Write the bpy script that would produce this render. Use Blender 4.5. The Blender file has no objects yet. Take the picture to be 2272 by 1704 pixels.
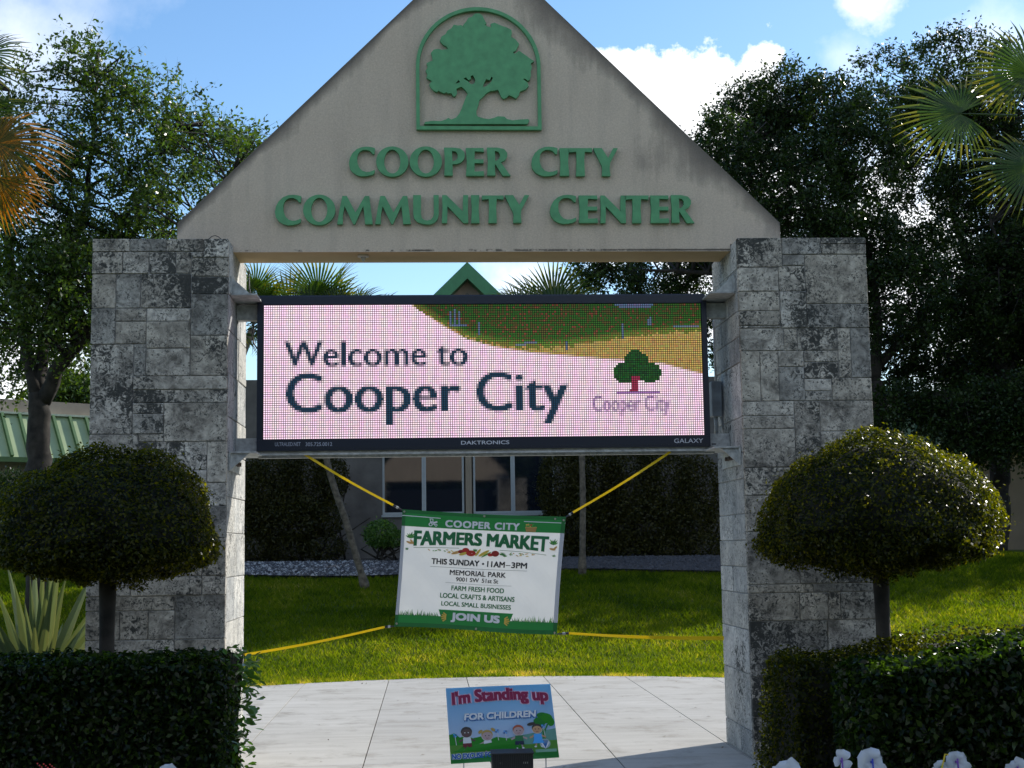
import bpy, bmesh, math, random
import numpy as np
from mathutils import Vector, Matrix, noise

random.seed(7)
rng = np.random.default_rng(11)
sc = bpy.context.scene
COL = sc.collection

# ------------------------------------------------------------------ camera
F_PX, YAW, PITCH, ROLL = 3126.83, .0602, .1147, .0148
CAM = np.array([-.4499, -10.5631, 1.6])
_c, _s = math.cos(YAW), math.sin(YAW)
_R0 = np.array([_c, -_s, 0.]); _F0 = np.array([_s, _c, 0.])
_F = math.cos(PITCH) * _F0 + math.sin(PITCH) * np.array([0, 0, 1.])
_U0 = -math.sin(PITCH) * _F0 + math.cos(PITCH) * np.array([0, 0, 1.])
_R = math.cos(ROLL) * _R0 - math.sin(ROLL) * _U0
_U = math.sin(ROLL) * _R0 + math.cos(ROLL) * _U0
cd = bpy.data.cameras.new('camera')
cam = bpy.data.objects.new('camera', cd)
COL.objects.link(cam)
sc.camera = cam
m = Matrix.Identity(4)
for i in range(3):
    m[i][0], m[i][1], m[i][2], m[i][3] = _R[i], _U[i], -_F[i], CAM[i]
cam.matrix_world = m
cd.sensor_width = 36
cd.lens = 36 * F_PX / 2272
cd.clip_start = .1
cd.clip_end = 3000


def ray(x, y):
    return _F + (x - 1136) / F_PX * _R - (y - 852) / F_PX * _U


def at(x, y, Y):
    d = ray(x, y)
    return Vector(CAM + d * (Y - CAM[1]) / d[1])


# ------------------------------------------------------------------ sky, sun, exposure
SUN_AZ, SUN_EL = math.radians(55), math.radians(31)      # azimuth from +Y towards +X
SUN = Vector((math.sin(SUN_AZ) * math.cos(SUN_EL), math.cos(SUN_AZ) * math.cos(SUN_EL), math.sin(SUN_EL)))
sd = bpy.data.lights.new('sun', 'SUN')
sd.energy = 4.4
sd.angle = math.radians(.53)
sd.color = (1, .95, .86)
so = bpy.data.objects.new('sun', sd)
COL.objects.link(so)
so.rotation_euler = SUN.to_track_quat('Z', 'Y').to_euler()

W = bpy.data.worlds.new('World')
sc.world = W
W.use_nodes = True
nt = W.node_tree
nt.nodes.clear()
out = nt.nodes.new('ShaderNodeOutputWorld')
bg = nt.nodes.new('ShaderNodeBackground')
bg.inputs[1].default_value = .15
sky = nt.nodes.new('ShaderNodeTexSky')
sky.sky_type = 'NISHITA'
sky.sun_disc = False
sky.sun_elevation = SUN_EL
sky.sun_rotation = SUN_AZ
sky.air_density = 1.0
sky.dust_density = .3
sky.ozone_density = 1.6
tc = nt.nodes.new('ShaderNodeTexCoord')
nrm = nt.nodes.new('ShaderNodeVectorMath'); nrm.operation = 'NORMALIZE'
nt.links.new(tc.outputs['Generated'], nrm.inputs[0])
nz = nt.nodes.new('ShaderNodeTexNoise')
nz.inputs['Scale'].default_value = 16
nz.inputs['Detail'].default_value = 7
nz.inputs['Roughness'].default_value = .58
nt.links.new(nrm.outputs[0], nz.inputs['Vector'])


def wmath(op, a, b=None, c=None, clamp=False):
    n = nt.nodes.new('ShaderNodeMath'); n.operation = op; n.use_clamp = clamp
    for i, v in enumerate((a, b, c)):
        if v is None: continue
        if isinstance(v, (int, float)): n.inputs[i].default_value = v
        else: nt.links.new(v, n.inputs[i])
    return n.outputs[0]


clouds = None
for (px, py, rpx, soft, op, amp) in [
        (1535, 305, 190, .12, 1.0, 1.1), (1390, 270, 140, .12, 1.0, 1.1), (1610, 430, 190, .2, 1.0, 1.0), (1450, 420, 200, .2, 1.0, 1.0),
        (10, 90, 260, 1.5, .62, 1.3), (150, -40, 200, 1.5, .35, 1.5), (1935, -4, 58, 1.0, .85, 2.8), (1870, 135, 60, .9, .3, 2.0),
        (1950, 560, 230, .4, .95, 1.2), (1600, 620, 160, .4, .9, 1.0), (2250, 120, 160, 1.0, .4, 1.6), (1170, 640, 110, .8, .6, 1.4),
        (40, 820, 330, .9, .9, 1.2), (2230, 760, 200, .5, .9, 1.2)]:
    d = ray(px, py); d = d / np.linalg.norm(d)
    dot = nt.nodes.new('ShaderNodeVectorMath'); dot.operation = 'DISTANCE'
    nt.links.new(nrm.outputs[0], dot.inputs[0]); dot.inputs[1].default_value = tuple(d)
    x = wmath('MULTIPLY', dot.outputs['Value'], -F_PX / rpx)
    x = wmath('ADD', x, 1.0)
    n2 = wmath('MULTIPLY', wmath('SUBTRACT', nz.outputs[0], .5), amp * 2)
    x = wmath('ADD', x, n2)
    x = wmath('DIVIDE', x, soft, clamp=True)
    x = wmath('MULTIPLY', x, op)
    clouds = x if clouds is None else wmath('MAXIMUM', clouds, x)
# unseen cloud added behind the camera, gives neutral white fill light
nz2 = nt.nodes.new('ShaderNodeTexNoise')
nz2.inputs['Scale'].default_value = 2.3
nz2.inputs['Detail'].default_value = 8
nt.links.new(nrm.outputs[0], nz2.inputs['Vector'])
back = nt.nodes.new('ShaderNodeVectorMath'); back.operation = 'DOT_PRODUCT'
nt.links.new(nrm.outputs[0], back.inputs[0]); back.inputs[1].default_value = tuple(-_F0)
bk = wmath('MULTIPLY', wmath('ADD', back.outputs['Value'], -.1), 3.0, clamp=True)
far = wmath('MULTIPLY', wmath('DIVIDE', wmath('SUBTRACT', nz2.outputs[0], .50), .12, clamp=True), bk)
clouds = wmath('MAXIMUM', clouds, wmath('MULTIPLY', far, .9))
mix = nt.nodes.new('ShaderNodeMix'); mix.data_type = 'RGBA'
nt.links.new(clouds, mix.inputs['Factor'])
hsv = nt.nodes.new('ShaderNodeHueSaturation')
hsv.inputs['Saturation'].default_value = 1.18
hsv.inputs['Value'].default_value = 1.0
nt.links.new(sky.outputs[0], hsv.inputs['Color'])
nt.links.new(hsv.outputs[0], mix.inputs['A'])
mix.inputs['B'].default_value = (7.6, 7.7, 7.9, 1)
nt.links.new(mix.outputs['Result'], bg.inputs[0])
nt.links.new(bg.outputs[0], out.inputs[0])

sc.view_settings.view_transform = 'Standard'
sc.view_settings.look = 'None'
sc.view_settings.gamma = 1
sc.view_settings.use_curve_mapping = False
sc.view_settings.exposure = .42
sc.render.engine = 'CYCLES'
cy = sc.cycles
cy.use_denoising = True
cy.max_bounces = 6
cy.diffuse_bounces = 3
cy.glossy_bounces = 3
cy.transmission_bounces = 3
cy.transparent_max_bounces = 6
cy.sample_clamp_indirect = 4


# ------------------------------------------------------------------ materials
class MT:
    def __init__(s, name):
        s.m = bpy.data.materials.new(name); s.m.use_nodes = True
        s.t = s.m.node_tree
        s.b = s.t.nodes['Principled BSDF']
        s.o = s.t.nodes['Material Output']

    def n(s, t, **kw):
        n = s.t.nodes.new(t)
        for k, v in kw.items():
            if k in n.inputs: n.inputs[k].default_value = v
            else: setattr(n, k, v)
        return n

    def l(s, a, b): s.t.links.new(a, b)

    def math(s, op, a, b=None, clamp=False):
        n = s.n('ShaderNodeMath', operation=op); n.use_clamp = clamp
        for i, v in enumerate((a, b)):
            if v is None: continue
            if isinstance(v, (int, float)): n.inputs[i].default_value = v
            else: s.l(v, n.inputs[i])
        return n.outputs[0]

    def ramp(s, src, stops):
        r = s.n('ShaderNodeValToRGB')
        e = r.color_ramp.elements
        while len(e) < len(stops): e.new(.5)
        for el, (p, c) in zip(e, stops):
            el.position = p; el.color = (*c, 1) if len(c) == 3 else c
        s.l(src, r.inputs[0]); return r.outputs[0]

    def noise(s, scale, detail=4, rough=.55, vec=None, dist=0):
        n = s.n('ShaderNodeTexNoise'); n.inputs['Scale'].default_value = scale
        n.inputs['Detail'].default_value = detail; n.inputs['Roughness'].default_value = rough
        n.inputs['Distortion'].default_value = dist
        s.l(vec if vec is not None else s.coord(), n.inputs['Vector']); return n.outputs[0]

    def coord(s):
        if not hasattr(s, '_c'): s._c = s.n('ShaderNodeNewGeometry').outputs['Position']
        return s._c

    def mixc(s, f, a, b, mode='MIX'):
        n = s.n('ShaderNodeMix'); n.data_type = 'RGBA'; n.blend_type = mode
        for i, v in (('Factor', f), ('A', a), ('B', b)):
            if isinstance(v, (int, float)): n.inputs[i].default_value = v
            elif isinstance(v, tuple): n.inputs[i].default_value = (*v, 1)
            else: s.l(v, n.inputs[i])
        return n.outputs['Result']

    def bump(s, h, strength=.3, dist=.01):
        b = s.n('ShaderNodeBump'); b.inputs['Strength'].default_value = strength
        b.inputs['Distance'].default_value = dist
        s.l(h, b.inputs['Height']); s.l(b.outputs[0], s.b.inputs['Normal'])


def plain(name, col, rough=.6, metal=0, spec=.5, noisy=.12, nscale=9):
    M = MT(name)
    if noisy:
        f = M.noise(nscale, 5)
        a = tuple(max(0, c * (1 - noisy * 1.6)) for c in col); b = tuple(min(1, c * (1 + noisy)) for c in col)
        M.l(M.ramp(f, [(.3, a), (.7, b)]), M.b.inputs['Base Color'])
    else: M.b.inputs['Base Color'].default_value = (*col, 1)
    M.b.inputs['Roughness'].default_value = rough
    M.b.inputs['Metallic'].default_value = metal
    M.b.inputs['Specular IOR Level'].default_value = spec
    return M.m


def leafmat(name, cols, tcol, trans=.35, rough=.4, spec=.5):
    M = MT(name)
    a = M.n('ShaderNodeAttribute'); a.attribute_name = 'rnd'
    n = len(cols)
    c = M.ramp(a.outputs['Fac'], [((i + .5) / n, cc) for i, cc in enumerate(cols)])
    M.l(c, M.b.inputs['Base Color'])
    M.b.inputs['Roughness'].default_value = rough
    M.b.inputs['Specular IOR Level'].default_value = spec
    tr = M.n('ShaderNodeBsdfTranslucent')
    tc_ = M.mixc(1.0, c, tcol, 'MULTIPLY')
    M.l(tc_, tr.inputs['Color'])
    mx = M.n('ShaderNodeMixShader'); mx.inputs[0].default_value = trans
    M.l(M.b.outputs[0], mx.inputs[1]); M.l(tr.outputs[0], mx.inputs[2])
    M.l(mx.outputs[0], M.o.inputs[0])
    return M.m


# stucco with mildew along the two sloping edges and a rust-dark run along the foot
GX0, GX1, GZS, GAZ, GZB, GY, GT = -2.3723, 2.3495, 4.1204, 6.4591, 3.8912, .2549, .419


def stucco():
    M = MT('gable_stucco')
    base = M.ramp(M.noise(1.6, 6), [(.3, (.54, .44, .34)), (.7, (.65, .545, .43))])
    fine = M.noise(75, 4, .75)
    base = M.mixc(.5, base, M.ramp(fine, [(.32, (.43, .345, .265)), (.7, (.76, .64, .51))]))
    sep = M.n('ShaderNodeSeparateXYZ'); M.l(M.coord(), sep.inputs[0])
    X, Z = sep.outputs[0], sep.outputs[2]
    # distance below each slope (metres, measured downward)
    k = (GAZ - GZS) / GX1
    dz = M.math('SUBTRACT', M.math('SUBTRACT', GAZ, M.math('MULTIPLY', M.math('ABSOLUTE', X), k)), Z)
    mp = M.n('ShaderNodeMapping'); mp.inputs['Scale'].default_value = (9, 9, 1.1)
    M.l(M.coord(), mp.inputs[0])
    streak = M.noise(1.0, 5, .6, mp.outputs[0])
    blot = M.noise(1.9, 4)
    right = M.math('MULTIPLY', M.math('ADD', M.math('MULTIPLY', X, .9), .55, True), 1.0)
    reach = M.math('MULTIPLY', M.math('POWER', M.math('MULTIPLY', blot, 1.7), 2.5), M.math('MULTIPLY', streak, .75))
    reach = M.math('MULTIPLY', reach, M.math('ADD', M.math('MULTIPLY', right, .75), .25))
    f = M.math('SUBTRACT', 1, M.math('DIVIDE', dz, M.math('ADD', reach, .03)), True)
    f = M.math('MULTIPLY', f, .85)
    col = M.mixc(f, base, (.06, .055, .05))
    # long faint runs
    col = M.mixc(M.math('MULTIPLY', M.math('SUBTRACT', streak, .48, True), .9, True), col, (.22, .19, .16))
    # broken dark line where the plaster lip has cracked
    lip = M.math('SUBTRACT', 1, M.math('DIVIDE', M.math('ABSOLUTE', M.math('SUBTRACT', Z, GZB + .012)), M.math('MULTIPLY', M.noise(14, 6, .8), .026)), True)
    lx = M.noise(6.5, 8, .75)
    lip = M.math('MULTIPLY', lip, M.math('MULTIPLY', M.math('SUBTRACT', M.math('ADD', lx, M.math('MULTIPLY', X, .05)), .46, True), 16, True))
    col = M.mixc(lip, col, (.03, .025, .02))
    M.l(col, M.b.inputs['Base Color'])
    M.b.inputs['Roughness'].default_value = .92
    M.bump(M.noise(150, 4, .7), .7, .006)
    return M.m


def soffit_mat():
    M = MT('soffit_stucco_bounce')  # yellower than the gable: warm bounce light is put into the colour
    M.l(M.ramp(M.noise(2, 5), [(.3, (.50, .36, .19)), (.7, (.60, .45, .25))]), M.b.inputs['Base Color'])
    M.b.inputs['Roughness'].default_value = .9
    M.bump(M.noise(120, 3), .3, .004)
    return M.m


def stone(name, lo=(.13, .12, .105), hi=(.68, .635, .56), spots=1.0):
    """keystone: pale coral rock with pits and black lichen; every block has its own share of lichen"""
    M = MT(name)
    oi = M.n('ShaderNodeObjectInfo')
    rnd = oi.outputs['Random']
    off = M.n('ShaderNodeVectorMath', operation='ADD')
    comb = M.n('ShaderNodeCombineXYZ')
    for i in range(3): M.l(M.math('MULTIPLY', rnd, 17.3 + i * 9), comb.inputs[i])
    M.l(M.coord(), off.inputs[0]); M.l(comb.outputs[0], off.inputs[1])
    v = off.outputs[0]
    big = M.noise(3.5, 5, .6, v, .6)
    mid = M.noise(11, 6, .68, v, .9)
    fine = M.noise(42, 5, .65, v)
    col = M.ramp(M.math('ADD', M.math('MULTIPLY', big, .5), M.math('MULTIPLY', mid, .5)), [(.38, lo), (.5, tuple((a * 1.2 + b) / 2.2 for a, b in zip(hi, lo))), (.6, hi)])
    tone = M.ramp(rnd, [(0, (.62, .64, .66)), (.35, (1, .99, .97)), (.7, (.86, .84, .80)), (1, (1.1, 1.1, 1.1))])
    col = M.mixc(1.0, col, tone, 'MULTIPLY')
    # lichen: threshold falls with a per-block number, so some blocks are nearly black
    r2 = M.math('FRACT', M.math('MULTIPLY', rnd, 7.31))
    r3 = M.math('POWER', r2, 1.5)
    lich = M.noise(26, 6, .7, v, 1.3)
    wide = M.noise(1.7, 4, .6)
    patch = M.math('ADD', M.math('ADD', M.math('MULTIPLY', big, .30), M.math('MULTIPLY', wide, .42)), M.math('MULTIPLY', lich, .66))
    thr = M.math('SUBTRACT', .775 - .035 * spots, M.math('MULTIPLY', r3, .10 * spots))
    # wetter near the coping
    sep = M.n('ShaderNodeSeparateXYZ'); M.l(M.coord(), sep.inputs[0])
    top = M.math('MULTIPLY', M.math('SUBTRACT', sep.outputs[2], 3.55, True), .13, True)
    thr = M.math('SUBTRACT', thr, top)
    lf = M.math('DIVIDE', M.math('SUBTRACT', patch, thr), .07, True)
    lf = M.math('MULTIPLY', lf, .93)
    col = M.mixc(lf, col, (.022, .025, .024))
    sp1 = M.noise(58, 5, .75, v, .8)
    sp2 = M.math('MULTIPLY', M.math('SUBTRACT', M.noise(6.5, 4, .6, v), .40, True), 5, True)
    sf_ = M.math('MULTIPLY', M.math('DIVIDE', M.math('SUBTRACT', sp1, .52), .05, True), M.math('MULTIPLY', sp2, .9))
    col = M.mixc(sf_, col, (.03, .032, .03))
    pit = M.n('ShaderNodeTexVoronoi'); pit.inputs['Scale'].default_value = 30
    M.l(v, pit.inputs['Vector'])
    pf = M.math('MULTIPLY', M.math('LESS_THAN', pit.outputs['Distance'], .20), M.math('GREATER_THAN', mid, .5))
    col = M.mixc(M.math('MULTIPLY', pf, .8), col, (.05, .05, .048))
    M.l(col, M.b.inputs['Base Color'])
    M.b.inputs['Roughness'].default_value = .95
    M.bump(M.math('SUBTRACT', M.math('ADD', mid, M.math('MULTIPLY', fine, .6)), pf), .75, .012)
    return M.m


M_STUCCO = stucco(); M_SOFFIT = soffit_mat()
M_STONE = stone('coral_stone')
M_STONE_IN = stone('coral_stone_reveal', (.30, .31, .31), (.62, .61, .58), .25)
M_MORTAR = plain('mortar', (.42, .41, .40), .95, noisy=.25, nscale=30)
M_GREEN = plain('green_foam_letter', (.10, .33, .145), .6, noisy=.12, nscale=14)
M_GREENFACE = M_GREEN
M_BLACK = plain('black_aluminium', (.012, .014, .022), .45, noisy=.1)
M_STEEL = plain('painted_bracket_steel', (.42, .43, .42), .5, noisy=.25, nscale=22)
M_WHITE = plain('white_print', (.72, .73, .75), .5, noisy=0)
M_RUST = plain('rusty_bolt', (.09, .06, .045), .7)
M_YELLOW = None
M_BARK = plain('bark', (.028, .024, .02), .95, noisy=.5, nscale=7)
M_BARK_PALM = plain('palm_bark', (.21, .18, .15), .95, noisy=.35, nscale=12)
M_BARK_SHADE = plain('shaded_palm_bark', (.11, .095, .075), .95, noisy=.4, nscale=14)  # palm bark darkened, the shade on these trunks is in the colour
M_CORE_STEM = plain('dark_core_and_stem', (.020, .021, .013), .95, noisy=.4, nscale=12)

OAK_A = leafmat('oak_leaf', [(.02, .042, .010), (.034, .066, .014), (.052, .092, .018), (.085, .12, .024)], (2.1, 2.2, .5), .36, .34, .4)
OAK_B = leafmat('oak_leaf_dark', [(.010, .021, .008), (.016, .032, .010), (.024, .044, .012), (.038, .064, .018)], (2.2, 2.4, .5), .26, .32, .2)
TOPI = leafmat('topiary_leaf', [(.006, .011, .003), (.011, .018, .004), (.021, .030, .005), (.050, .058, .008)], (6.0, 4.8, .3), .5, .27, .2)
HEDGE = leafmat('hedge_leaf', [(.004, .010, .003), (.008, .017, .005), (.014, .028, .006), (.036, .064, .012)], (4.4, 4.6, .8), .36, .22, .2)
SHRUB = leafmat('shrub_leaf', [(.022, .027, .006), (.036, .038, .008), (.055, .055, .011), (.08, .075, .015)], (2.2, 1.9, .5), .34, .42, .3)
BRIGHT = leafmat('bright_leaf', [(.05, .11, .02), (.08, .16, .025), (.12, .2, .03)], (1.5, 1.8, .5), .35, .4)
PALM = leafmat('palm_leaf', [(.018, .042, .010), (.026, .058, .012), (.05, .08, .014), (.15, .14, .02)], (2.1, 2.0, .4), .38, .38)
PALM_Y = leafmat('palm_leaf_yellowing', [(.03, .055, .008), (.11, .08, .008), (.38, .15, .008), (.34, .20, .05)], (1.6, 1.25, .3), .45, .45, .3)
GRASSM = leafmat('grass_blade', [(.030, .058, .006), (.082, .122, .009), (.145, .165, .014), (.33, .26, .13)], (2.5, 2.4, .35), .62, .55, .08)


# ------------------------------------------------------------------ object helpers
def tag(o, label=None, cat=None, group=None, kind=None):
    if label: o['label'] = label
    if cat: o['category'] = cat
    if group: o['group'] = group
    if kind: o['kind'] = kind
    return o


def thing(name, label, cat, loc=(0, 0, 0), group=None):
    o = bpy.data.objects.new(name, None); COL.objects.link(o)
    o.location = loc; o.empty_display_size = .2
    return tag(o, label, cat, group)


def link(name, me, parent=None):
    """meshes are built in world coordinates; under a parent they keep them"""
    o = bpy.data.objects.new(name, me); COL.objects.link(o)
    if parent is not None:
        o.parent = parent
        top = parent
        loc = Vector((0, 0, 0))
        while top is not None:
            loc += top.location; top = top.parent
        o.location = -loc
    return o


def mesh(name, V, Fc, mat, parent=None, smooth=False, mats=None, mi=None):
    me = bpy.data.meshes.new(name)
    me.from_pydata([tuple(v) for v in V], [], Fc)
    for mm in (mats or [mat]): me.materials.append(mm)
    if mi is not None: me.polygons.foreach_set('material_index', mi)
    if smooth: me.polygons.foreach_set('use_smooth', [True] * len(me.polygons))
    me.update()
    return link(name, me, parent)


def bigmesh(name, V, mat, parent=None, rnd=None, n=4):
    """V: (faces, n, 3) loose n-gons"""
    V = np.asarray(V, dtype=np.float32); k = len(V)
    me = bpy.data.meshes.new(name)
    me.vertices.add(k * n); me.vertices.foreach_set('co', V.reshape(-1))
    me.loops.add(k * n); me.loops.foreach_set('vertex_index', np.arange(k * n, dtype=np.int32))
    me.polygons.add(k)
    me.polygons.foreach_set('loop_start', np.arange(0, k * n, n, dtype=np.int32))
    me.polygons.foreach_set('loop_total', np.full(k, n, dtype=np.int32))
    if rnd is not None:
        a = me.attributes.new('rnd', 'FLOAT', 'POINT')
        a.data.foreach_set('value', np.repeat(np.asarray(rnd, dtype=np.float32), n))
    me.materials.append(mat); me.update(); me.validate()
    return link(name, me, parent)


class Acc:
    def __init__(s): s.V = []; s.F = []

    def add(s, V, Fc):
        b = len(s.V); s.V += [tuple(v) for v in V]; s.F += [tuple(i + b for i in f) for f in Fc]; return s

    def box(s, x0, x1, y0, y1, z0, z1):
        V = [(x, y, z) for z in (z0, z1) for y in (y0, y1) for x in (x0, x1)]
        return s.add(V, [(0, 2, 3, 1), (4, 5, 7, 6), (0, 1, 5, 4), (2, 6, 7, 3), (0, 4, 6, 2), (1, 3, 7, 5)])

    def tube(s, P, R, sides=8, cap=True):
        P = [Vector(p) for p in P]; n = len(P)
        if not hasattr(R, '__len__'): R = [R] * n
        V = []; up = Vector((.13, .31, .94))
        for i in range(n):
            d = (P[min(i + 1, n - 1)] - P[max(i - 1, 0)]).normalized()
            a = d.cross(up)
            if a.length < .05: a = d.cross(Vector((1, 0, 0)))
            a.normalize(); b = d.cross(a)
            for k in range(sides):
                t = 2 * math.pi * k / sides
                V.append(P[i] + (a * math.cos(t) + b * math.sin(t)) * R[i])
        Fc = [(i * sides + k, i * sides + (k + 1) % sides, (i + 1) * sides + (k + 1) % sides, (i + 1) * sides + k) for i in range(n - 1) for k in range(sides)]
        if cap: Fc += [tuple(range(sides))[::-1], tuple((n - 1) * sides + k for k in range(sides))]
        return s.add(V, Fc)

    def out(s, name, mat, parent=None, smooth=False): return mesh(name, s.V, s.F, mat, parent, smooth)


def bevbox(name, x0, x1, y0, y1, z0, z1, mat, parent=None, bev=.006, jit=0):
    bm = bmesh.new()
    bmesh.ops.create_cube(bm, size=1)
    for v in bm.verts:
        v.co = Vector(((x0 + x1) / 2 + v.co.x * (x1 - x0), (y0 + y1) / 2 + v.co.y * (y1 - y0), (z0 + z1) / 2 + v.co.z * (z1 - z0)))
        if jit: v.co += Vector([random.uniform(-jit, jit) for _ in range(3)])
    if bev: bmesh.ops.bevel(bm, geom=bm.edges[:], offset=bev, segments=1, affect='EDGES')
    me = bpy.data.meshes.new(name); bm.to_mesh(me); bm.free()
    me.materials.append(mat)
    return link(name, me, parent)


def shape2d(contours, depth, name, mat, parent, Y, bevel=0):
    """contours in (X, Z); extruded from the plane Y towards the viewer by depth"""
    cu = bpy.data.curves.new(name, 'CURVE'); cu.dimensions = '2D'; cu.fill_mode = 'BOTH'; cu.extrude = depth / 2
    for c in contours:
        sp = cu.splines.new('POLY'); sp.points.add(len(c) - 1)
        for p, q in zip(sp.points, c): p.co = (q[0], q[1], 0, 1)
        sp.use_cyclic_u = True
    t = bpy.data.objects.new('t', cu); COL.objects.link(t)
    me = bpy.data.meshes.new_from_object(t.evaluated_get(bpy.context.evaluated_depsgraph_get()))
    bpy.data.objects.remove(t); bpy.data.curves.remove(cu)
    for v in me.vertices: v.co = Vector((v.co.x, Y - depth / 2 - v.co.z, v.co.y))
    me.materials.clear(); me.materials.append(mat); me.name = name
    return link(name, me, parent)


def smoothc(pts, k=3):
    """closed Catmull-Rom"""
    o = []; n = len(pts)
    for i in range(n):
        p0, p1, p2, p3 = (np.array(pts[(i + j - 1) % n], float) for j in range(4))
        for t in np.arange(k) / k:
            o.append(tuple(.5 * (2 * p1 + (p2 - p0) * t + (2 * p0 - 5 * p1 + 4 * p2 - p3) * t * t + (3 * p1 - p0 - 3 * p2 + p3) * t ** 3)))
    return o


_txt = {}


def text2d(body, bold=0.0, shear=0.0, space=1.0):
    """triangles of a line of text, scaled to the unit box"""
    key = (body, bold, shear, space)
    if key in _txt: return _txt[key]
    cu = bpy.data.curves.new('t', 'FONT'); cu.body = body; cu.offset = bold; cu.shear = shear; cu.space_character = space
    cu.resolution_u = 4
    t = bpy.data.objects.new('t', cu); COL.objects.link(t)
    me = bpy.data.meshes.new_from_object(t.evaluated_get(bpy.context.evaluated_depsgraph_get()))
    me.calc_loop_triangles()
    V = np.array([v.co[:2] for v in me.vertices]); T = [tuple(q.vertices) for q in me.loop_triangles]
    bpy.data.objects.remove(t); bpy.data.curves.remove(cu); bpy.data.meshes.remove(me)
    lo, hi = V.min(0), V.max(0)
    V = (V - lo) / (hi - lo)
    _txt[key] = (V, T, (hi - lo)[0] / (hi - lo)[1])
    return _txt[key]


def gh(x, y):
    """height of the ground"""
    t = np.clip((np.asarray(y, float) - 7.2) / 9.3, 0, 1)
    h = 1.30 * (t * t * (3 - 2 * t)) * .55 + 1.30 * t * .45
    t2 = np.clip((np.asarray(y, float) - 16.5) / 10, 0, 1)
    return h + .12 * t2


# ------------------------------------------------------------------ ground
def ground_mat():
    M = MT('lawn_soil')
    a = M.noise(1.3, 5); b = M.noise(38, 4)
    c = M.ramp(M.math('ADD', M.math('MULTIPLY', a, .5), M.math('MULTIPLY', b, .5)), [(.35, (.04, .065, .007)), (.5, (.07, .105, .010)), (.68, (.12, .14, .02))])
    M.l(c, M.b.inputs['Base Color']); M.b.inputs['Roughness'].default_value = .95
    M.bump(b, .6, .03)
    return M.m


xs = np.concatenate([[-900, -300, -120, -60, -30], np.arange(-20, 26, 1.0), [30, 60, 120, 300, 900]])
ys = np.concatenate([[-600, -200, -80, -30, -12, -6, 0, 4], np.arange(6, 28, .6), [32, 40, 60, 120, 300, 900, 1800]])
V = [(x, y, float(gh(x, y)) - .03) for y in ys for x in xs]
nx = len(xs)
Fc = [(j * nx + i, j * nx + i + 1, (j + 1) * nx + i + 1, (j + 1) * nx + i) for j in range(len(ys) - 1) for i in range(nx - 1)]
tag(mesh('ground', V, Fc, ground_mat(), smooth=True), kind='structure')


def conc_mat():
    M = MT('brushed_concrete')
    mp = M.n('ShaderNodeMapping'); mp.inputs['Scale'].default_value = (.7, 5, 1); M.l(M.coord(), mp.inputs[0])
    a = M.noise(1.4, 6, .6, mp.outputs[0]); b = M.noise(.8, 5); c = M.noise(60, 3)
    f = M.math('ADD', M.math('MULTIPLY', a, .45), M.math('ADD', M.math('MULTIPLY', b, .4), M.math('MULTIPLY', c, .15)))
    oi = M.n('ShaderNodeObjectInfo')
    col = M.ramp(f, [(.34, (.33, .315, .285)), (.5, (.42, .405, .375)), (.66, (.49, .475, .445))])
    col = M.mixc(1.0, col, M.ramp(oi.outputs['Random'], [(0, (.93, .93, .93)), (1, (1.04, 1.035, 1.02))]), 'MULTIPLY')
    col = M.mixc(M.math('MULTIPLY', M.math('SUBTRACT', M.noise(2.3, 6, .7), .52, True), 5, True), col, (.26, .24, .205))
    spk = M.noise(34, 5, .7)
    col = M.mixc(M.math('MULTIPLY', M.math('SUBTRACT', spk, .66, True), 6, True), col, (.14, .13, .11))
    M.l(col, M.b.inputs['Base Color']); M.b.inputs['Roughness'].default_value = .85
    M.bump(c, .2, .003)
    return M.m


def edgeY(x):
    """far edge of the plaza, an arc"""
    return 7.18 - .085 * (x - .15) ** 2 if x > -9 else 6


plaza = thing('plaza', None, None); plaza['kind'] = 'structure'
mesh('joint_bed', [(-6, -4, -.012), (6, -4, -.012), (6, 6, -.012), (-6, 6, -.012)], [(0, 1, 2, 3)], plain('joint_dirt', (.07, .06, .045), .95), plaza)
M_CONC = conc_mat()
xl = [-5.8, -4.85, -3.9, -2.93, -1.95, -.95, 0.0, .95, 1.93, 2.93, 3.9, 4.85, 5.8]
gp = .009
for i in range(len(xl) - 1):
    a, b = xl[i] + gp / 2, xl[i + 1] - gp / 2
    for (y0, y1) in ((-4.0, .24), (.24, None)):
        y0 += gp / 2
        if y1 is None:
            xsn = np.linspace(a, b, 7)
            top = [(x, y0, 0) for x in xsn] + [(x, edgeY(x) + .02 * math.sin(x * 9), 0) for x in xsn[::-1]]
        else:
            top = [(a, y0, 0), (b, y0, 0), (b, y1 - gp / 2, 0), (a, y1 - gp / 2, 0)]
        n = len(top)
        V = [(x, y, 0.0) for x, y, z in top] + [(x, y, -.09) for x, y, z in top]
        mesh('concrete_slab', V, [tuple(range(n))] + [(k, k + n, (k + 1) % n + n, (k + 1) % n) for k in range(n)], M_CONC, plaza)

# planting soil under the hedges, on both sides of the sign and in front
M_SOIL = plain('planting_soil', (.035, .026, .018), .95, noisy=.4, nscale=14)
bed = Acc()
for (x0, x1, y0, y1) in ((-6, -1.58, -4.2, -1.0), (-6, -2.96, -1.0, 3.2), (1.98, 7.5, -4.2, -.02), (2.97, 7.5, -.02, 3.2)):
    bed.box(x0, x1, y0, y1, -.02, .035)
tag(bed.out('planting_soil', M_SOIL), kind='structure')

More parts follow.
